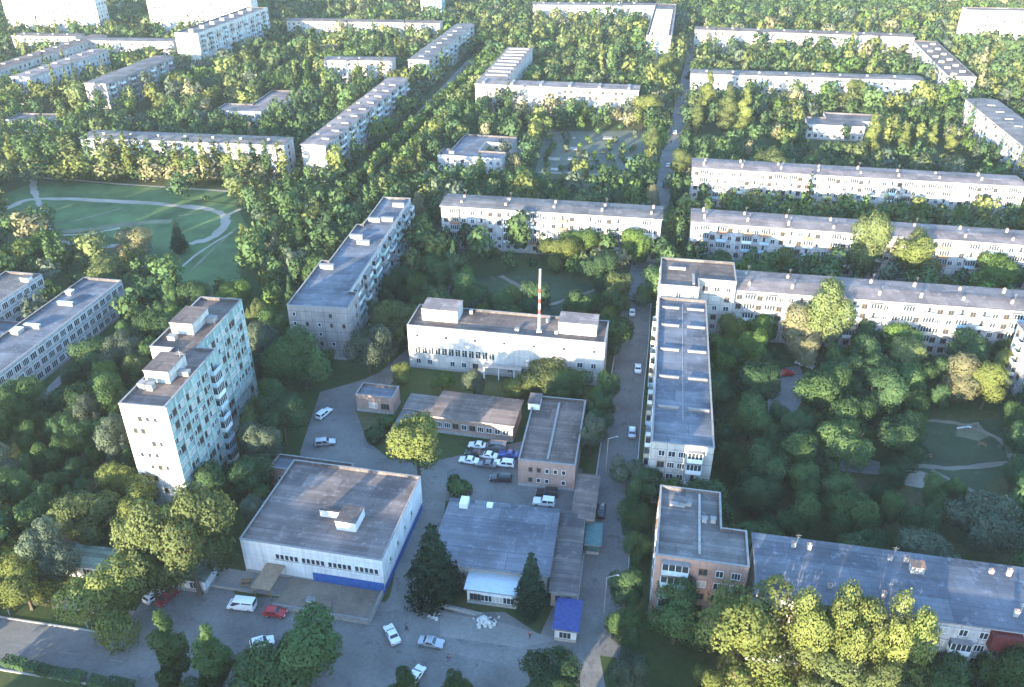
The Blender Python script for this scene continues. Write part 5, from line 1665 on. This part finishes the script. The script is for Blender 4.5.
tbl = thing('picnic_table', 'wooden picnic table on the dim left forecourt of the store', 'table', SL(1.5, -3.0) + Vector((0, 0, .12)))
b = MB(); b.box(-.9, .9, -.4, .4, .70, .76, 'wood'); b.build('tabletop', tbl)
for s in (-1, 1):
    b = MB(); b.box(-.9, .9, s * .75 - .15, s * .75 + .15, .42, .47, 'wood'); b.build('seat', tbl)
    b = MB(); b.box(s * .6 - .05, s * .6 + .05, -.7, .7, 0, .08, 'wood'); b.box(s * .6 - .05, s * .6 + .05, -.06, .06, .083, .698, 'wood'); b.box(s * .6 - .04, s * .6 + .04, -.8, -.065, .33, .418, 'wood'); b.box(s * .6 - .04, s * .6 + .04, .065, .8, .33, .418, 'wood'); b.build('leg', tbl)
# white box sign at the terrace corner
pb = at(311, 601, .6)
bx = thing('storage_box', 'white box standing at the kerb in front of the store terrace', 'box', (pb.x, pb.y, .02), rzs)
b = MB(); b.box(-.7, .7, -.5, .5, 0, 1.1, 'white_paint'); b.build('body', bx)
b = MB(); b.box(-.76, .76, -.56, .56, 1.103, 1.2, 'coping'); b.build('lid', bx)
# rubble heap
rp = at(484, 622)
rb = MB(); rg = random.Random(3)
for i in range(70):
    a = rg.uniform(0, 6.28); d = abs(rg.gauss(0, 1.1)); s = rg.uniform(.15, .45)
    z = max(0, .9 - d * .45)
    rb.tube((d * math.cos(a), d * .7 * math.sin(a), z - .1), (d * math.cos(a) + s * rg.uniform(-.5, .5), d * .7 * math.sin(a) + s * rg.uniform(-.5, .5), z + s), s, s * .6, 'rubble', 5)
o = rb.build('rubble_heap', None, (rp.x, rp.y, .02)); tag(o, 'heap of white building rubble between the two dark spruces', 'rubble')
p2 = at(434, 617)
rb = MB()
for i in range(22):
    a = rg.uniform(0, 6.28); d = abs(rg.gauss(0, .6)); s = rg.uniform(.12, .35)
    rb.tube((d * math.cos(a), d * math.sin(a), -.1), (d * math.cos(a), d * math.sin(a) + .1, s + max(0, .4 - d * .4)), s, s * .6, 'rubble', 5)
o = rb.build('rubble_heap', None, (p2.x, p2.y, .02)); tag(o, 'small pale debris pile at the left end of the short wall', 'rubble')
sheet('concrete_pad', G((440, 612), (500, 622), (560, 640), (520, 648), (440, 636)), .028, 'paving', True)

# playground in the court
pp = at(970, 432)
sw = thing('swing_frame', 'grey swing frame on the courtyard playground', 'swing', (pp.x, pp.y, .02), R(20))
b = MB(); b.tube((-1.8, 0, 2.3), (1.8, 0, 2.3), .05, .05, 'steel')
for s in (-1, 1):
    b.tube((s * 1.8, 0, 2.3), (s * 1.8, .8, 0), .05, .05, 'steel'); b.tube((s * 1.8, 0, 2.3), (s * 1.8, -.8, 0), .05, .05, 'steel')
b.build('frame', sw)
for s in (-.7, .7):
    b = MB(); b.box(s - .25, s + .25, -.12, .12, .5, .54, 'wood'); b.tube((s - .22, 0, .54), (s - .22, 0, 2.28), .012, .012, 'steel', 4); b.tube((s + .22, 0, .54), (s + .22, 0, 2.28), .012, .012, 'steel', 4); b.build('seat', sw)
pp = at(963, 431)
sl = thing('slide', 'small white playground slide next to the swing frame', 'slide', (pp.x, pp.y, .02), R(-30))
b = MB(); b.face([(-1.4, -.3, .3), (-1.4, .3, .3), (.8, .3, 1.6), (.8, -.3, 1.6)][::-1], 'white_paint'); b.face([(-1.4, -.3, .25), (-1.4, .3, .25), (.8, .3, 1.55), (.8, -.3, 1.55)], 'white_paint'); b.box(.8, 1.4, -.3, .3, 1.5, 1.58, 'white_paint'); b.build('chute', sl)
b = MB()
for x in (.82, 1.38):
    for y in (-.28, .28): b.tube((x, y, 0), (x, y, 2.2), .03, .03, 'steel', 5)
b.build('ladder', sl)
for i, (u, v, d, w) in enumerate(((928, 458, 10, 'near the path junction'), (982, 446, -30, 'at the playground corner'), (921, 452, 60, 'beside the dark overhanging tree'))):
    p = at(u, v); be = thing('bench', 'wooden bench ' + w, 'bench', (p.x, p.y, .02), R(d), 'courtyard benches')
    b = MB(); b.box(-.9, .9, -.2, .2, .42, .47, 'wood'); b.build('seat', be)
    b = MB(); b.box(-.9, .9, .2, .25, .55, .9, 'wood'); b.build('backrest', be)
    for s in (-.7, .7):
        b = MB(); b.box(s - .05, s + .05, -.18, .26, 0, .418, 'concrete'); b.build('leg', be)


# street lamps
def lamp(u, v, deg, label):
    p = at(u, v); r0 = thing('street_lamp', label, 'street lamp', (p.x, p.y, 0), R(deg), 'street lamps')
    b = MB(); b.tube((0, 0, 0), (0, 0, 8.5), .11, .07, 'pale_concrete', 8); b.tube((0, 0, 8.45), (1.6, 0, 9.0), .05, .04, 'steel', 6); b.build('pole', r0)
    b = MB(); b.box(1.5, 2.1, -.12, .12, 8.93, 9.08, 'steel'); b.build('lamp_head', r0)


lamp(88, 628, 260, 'concrete street lamp at the foot of the wide yellow-green street tree')
lamp(10, 615, 260, 'concrete street lamp by the yellow-green tree at the left edge')
lamp(604, 612, 0, 'concrete street lamp at the street mouth by the blue kiosk')
lamp(606, 470, 0, 'concrete street lamp on the verge near the red-walled annex')
lamp(616, 360, 0, 'concrete street lamp on the verge beside the white hall')


# people
def skin_chain(name, chain, mat, parent):
    """chain: list of (points, radii, links) grown into one smooth surface"""
    pts, rad, edges = chain
    me = bpy.data.meshes.new(name); me.from_pydata(pts, edges, [])
    o = obj(name, me, parent)
    md = o.modifiers.new('skin', 'SKIN'); md.use_smooth_shade = True
    for i, r in enumerate(rad):
        me.skin_vertices[0].data[i].radius = (r, r * .8) if isinstance(r, float) else r
    me.skin_vertices[0].data[0].use_root = True
    s = o.modifiers.new('sub', 'SUBSURF'); s.levels = 1; s.render_levels = 1
    me.materials.append(M[mat])
    return o


def ensure_skin(me):
    if not me.skin_vertices:
        bm = bmesh.new(); bm.from_mesh(me); bm.verts.layers.skin.verify(); bm.to_mesh(me); bm.free()


_old = bpy.data.meshes.new
def person(u, v, deg, label, top, legs, stride=.25):
    p = at(u, v)
    r0 = thing('person', label, 'person', (p.x, p.y, .03), R(deg))
    s = stride
    J = [(0, 0, .95), (0, 0, 1.2), (0, 0, 1.42), (0, 0, 1.52), (0, .02, 1.62), (0, .02, 1.74),
         (.2, 0, 1.42), (.26, .05 + s * .3, 1.14), (.27, .12 + s * .5, .9), (.275, .16 + s * .55, .78), (-.2, 0, 1.42), (-.26, -.03 - s * .3, 1.14), (-.27, .02 - s * .4, .9), (-.275, .05 - s * .4, .78),
         (.1, 0, .9), (.1, s * .7, .5), (.1, s, .09), (.1, s + .2, .05), (-.1, 0, .9), (-.1, -s * .4, .5), (-.1, -s, .1), (-.1, -s + .2, .05)]
    Rd = [.15, .15, .15, .06, .10, .085, .065, .05, .04, .035, .065, .05, .04, .035, .09, .065, .045, .04, .09, .065, .045, .04]
    E = [(0, 1), (1, 2), (2, 3), (3, 4), (4, 5), (2, 6), (6, 7), (7, 8), (8, 9), (2, 10), (10, 11), (11, 12), (12, 13), (0, 14), (14, 15), (15, 16), (16, 17), (0, 18), (18, 19), (19, 20), (20, 21)]
    def grow(nm, idx, grow_by, mat):
        mp_ = {k: i for i, k in enumerate(idx)}
        me = bpy.data.meshes.new(nm)
        me.from_pydata([J[k] for k in idx], [(mp_[a], mp_[c]) for a, c in E if a in mp_ and c in mp_], [])
        ensure_skin(me)
        o = obj(nm, me, r0)
        for i, k in enumerate(idx):
            me.skin_vertices[0].data[i].radius = (Rd[k] + grow_by, (Rd[k] + grow_by) * .85)
        me.skin_vertices[0].data[0].use_root = True
        md = o.modifiers.new('skin', 'SKIN'); md.use_smooth_shade = True
        sb = o.modifiers.new('sub', 'SUBSURF'); sb.levels = 1; sb.render_levels = 1
        me.materials.append(M[mat])
    grow('body', list(range(22)), 0, 'skin')
    grow('jacket', [0, 1, 2, 6, 7, 8, 10, 11, 12], .02, top)
    grow('trousers', [0, 14, 15, 16, 18, 19, 20], .018, legs)
    b = MB()
    bm = bmesh.new(); bmesh.ops.create_uvsphere(bm, u_segments=10, v_segments=8, radius=.115, matrix=Matrix.Translation((0, -.01, 1.70)))
    bmesh.ops.delete(bm, geom=[v_ for v_ in bm.verts if v_.co.z < 1.66 and v_.co.y > -.02], context='VERTS')
    hm = bpy.data.meshes.new('hair'); bm.to_mesh(hm); bm.free(); hm.materials.append(M['hair']); obj('hair', hm, r0)


person(185, 590, 200, 'person in a yellow top walking past the dark red car', 'cloth_yellow', 'cloth_white')
person(407, 631, 100, 'person in dark clothes walking beside the turning white car', 'cloth_dark', 'cloth_dark', .3)
person(449, 662, 160, 'person in dark clothes crossing the road below the silver saloon', 'cloth_dark', 'cloth_blue', .3)
person(530, 638, 20, 'person in red and dark clothes at the foot of the slim spruce', 'cloth_red', 'cloth_dark')

# ------------------------------------------------------------------ light, air, camera output
EL, AZ = R(8.8), R(30)             # sun low behind the camera on the left
sd = bpy.data.lights.new('sun', 'SUN'); sd.energy = 2.9; sd.angle = R(.5); sd.color = (1.0, .86, .62)
so = bpy.data.objects.new('sun', sd); COL.objects.link(so)
direction = Vector((math.sin(AZ) * math.cos(EL), math.cos(AZ) * math.cos(EL), -math.sin(EL)))
so.rotation_euler = direction.to_track_quat('-Z', 'Y').to_euler()
so.location = (-200, -300, 200)
W = bpy.data.worlds.new('World'); SC.world = W; W.use_nodes = True
nt = W.node_tree
sk = nt.nodes.new('ShaderNodeTexSky'); sk.sky_type = 'NISHITA'; sk.sun_disc = False
sk.sun_elevation = EL; sk.sun_rotation = math.pi + AZ
sk.air_density = 1.0; sk.dust_density = 0.4; sk.ozone_density = 3.0
bg = nt.nodes['Background']; bg.inputs['Strength'].default_value = .15
nt.links.new(sk.outputs[0], bg.inputs['Color'])
SC.view_settings.view_transform = 'Standard'; SC.view_settings.look = 'None'
SC.view_settings.exposure = 3.15; SC.view_settings.gamma = 1.0
SC.view_settings.use_curve_mapping = False
SC.cycles.max_bounces = 6; SC.cycles.diffuse_bounces = 3; SC.cycles.transmission_bounces = 3; SC.cycles.transparent_max_bounces = 4
SC.cycles.use_denoising = True

# evening haze over the whole district
hm = bpy.data.materials.new('haze'); hm.use_nodes = True
hn = hm.node_tree; hn.nodes.remove(hn.nodes['Principled BSDF'])
pv = hn.nodes.new('ShaderNodeVolumePrincipled'); pv.inputs['Density'].default_value = .00009; pv.inputs['Color'].default_value = (.86, .90, .96, 1); pv.inputs['Anisotropy'].default_value = .2
hn.links.new(pv.outputs[0], hn.nodes['Material Output'].inputs['Volume'])
M['haze'] = hm
hb = MB(); hb.box(-1850, 1850, -650, 2650, -1, 122, 'haze')
tag(hb.build('haze'), 'thin evening haze lying over the whole district', 'haze', kind='stuff')
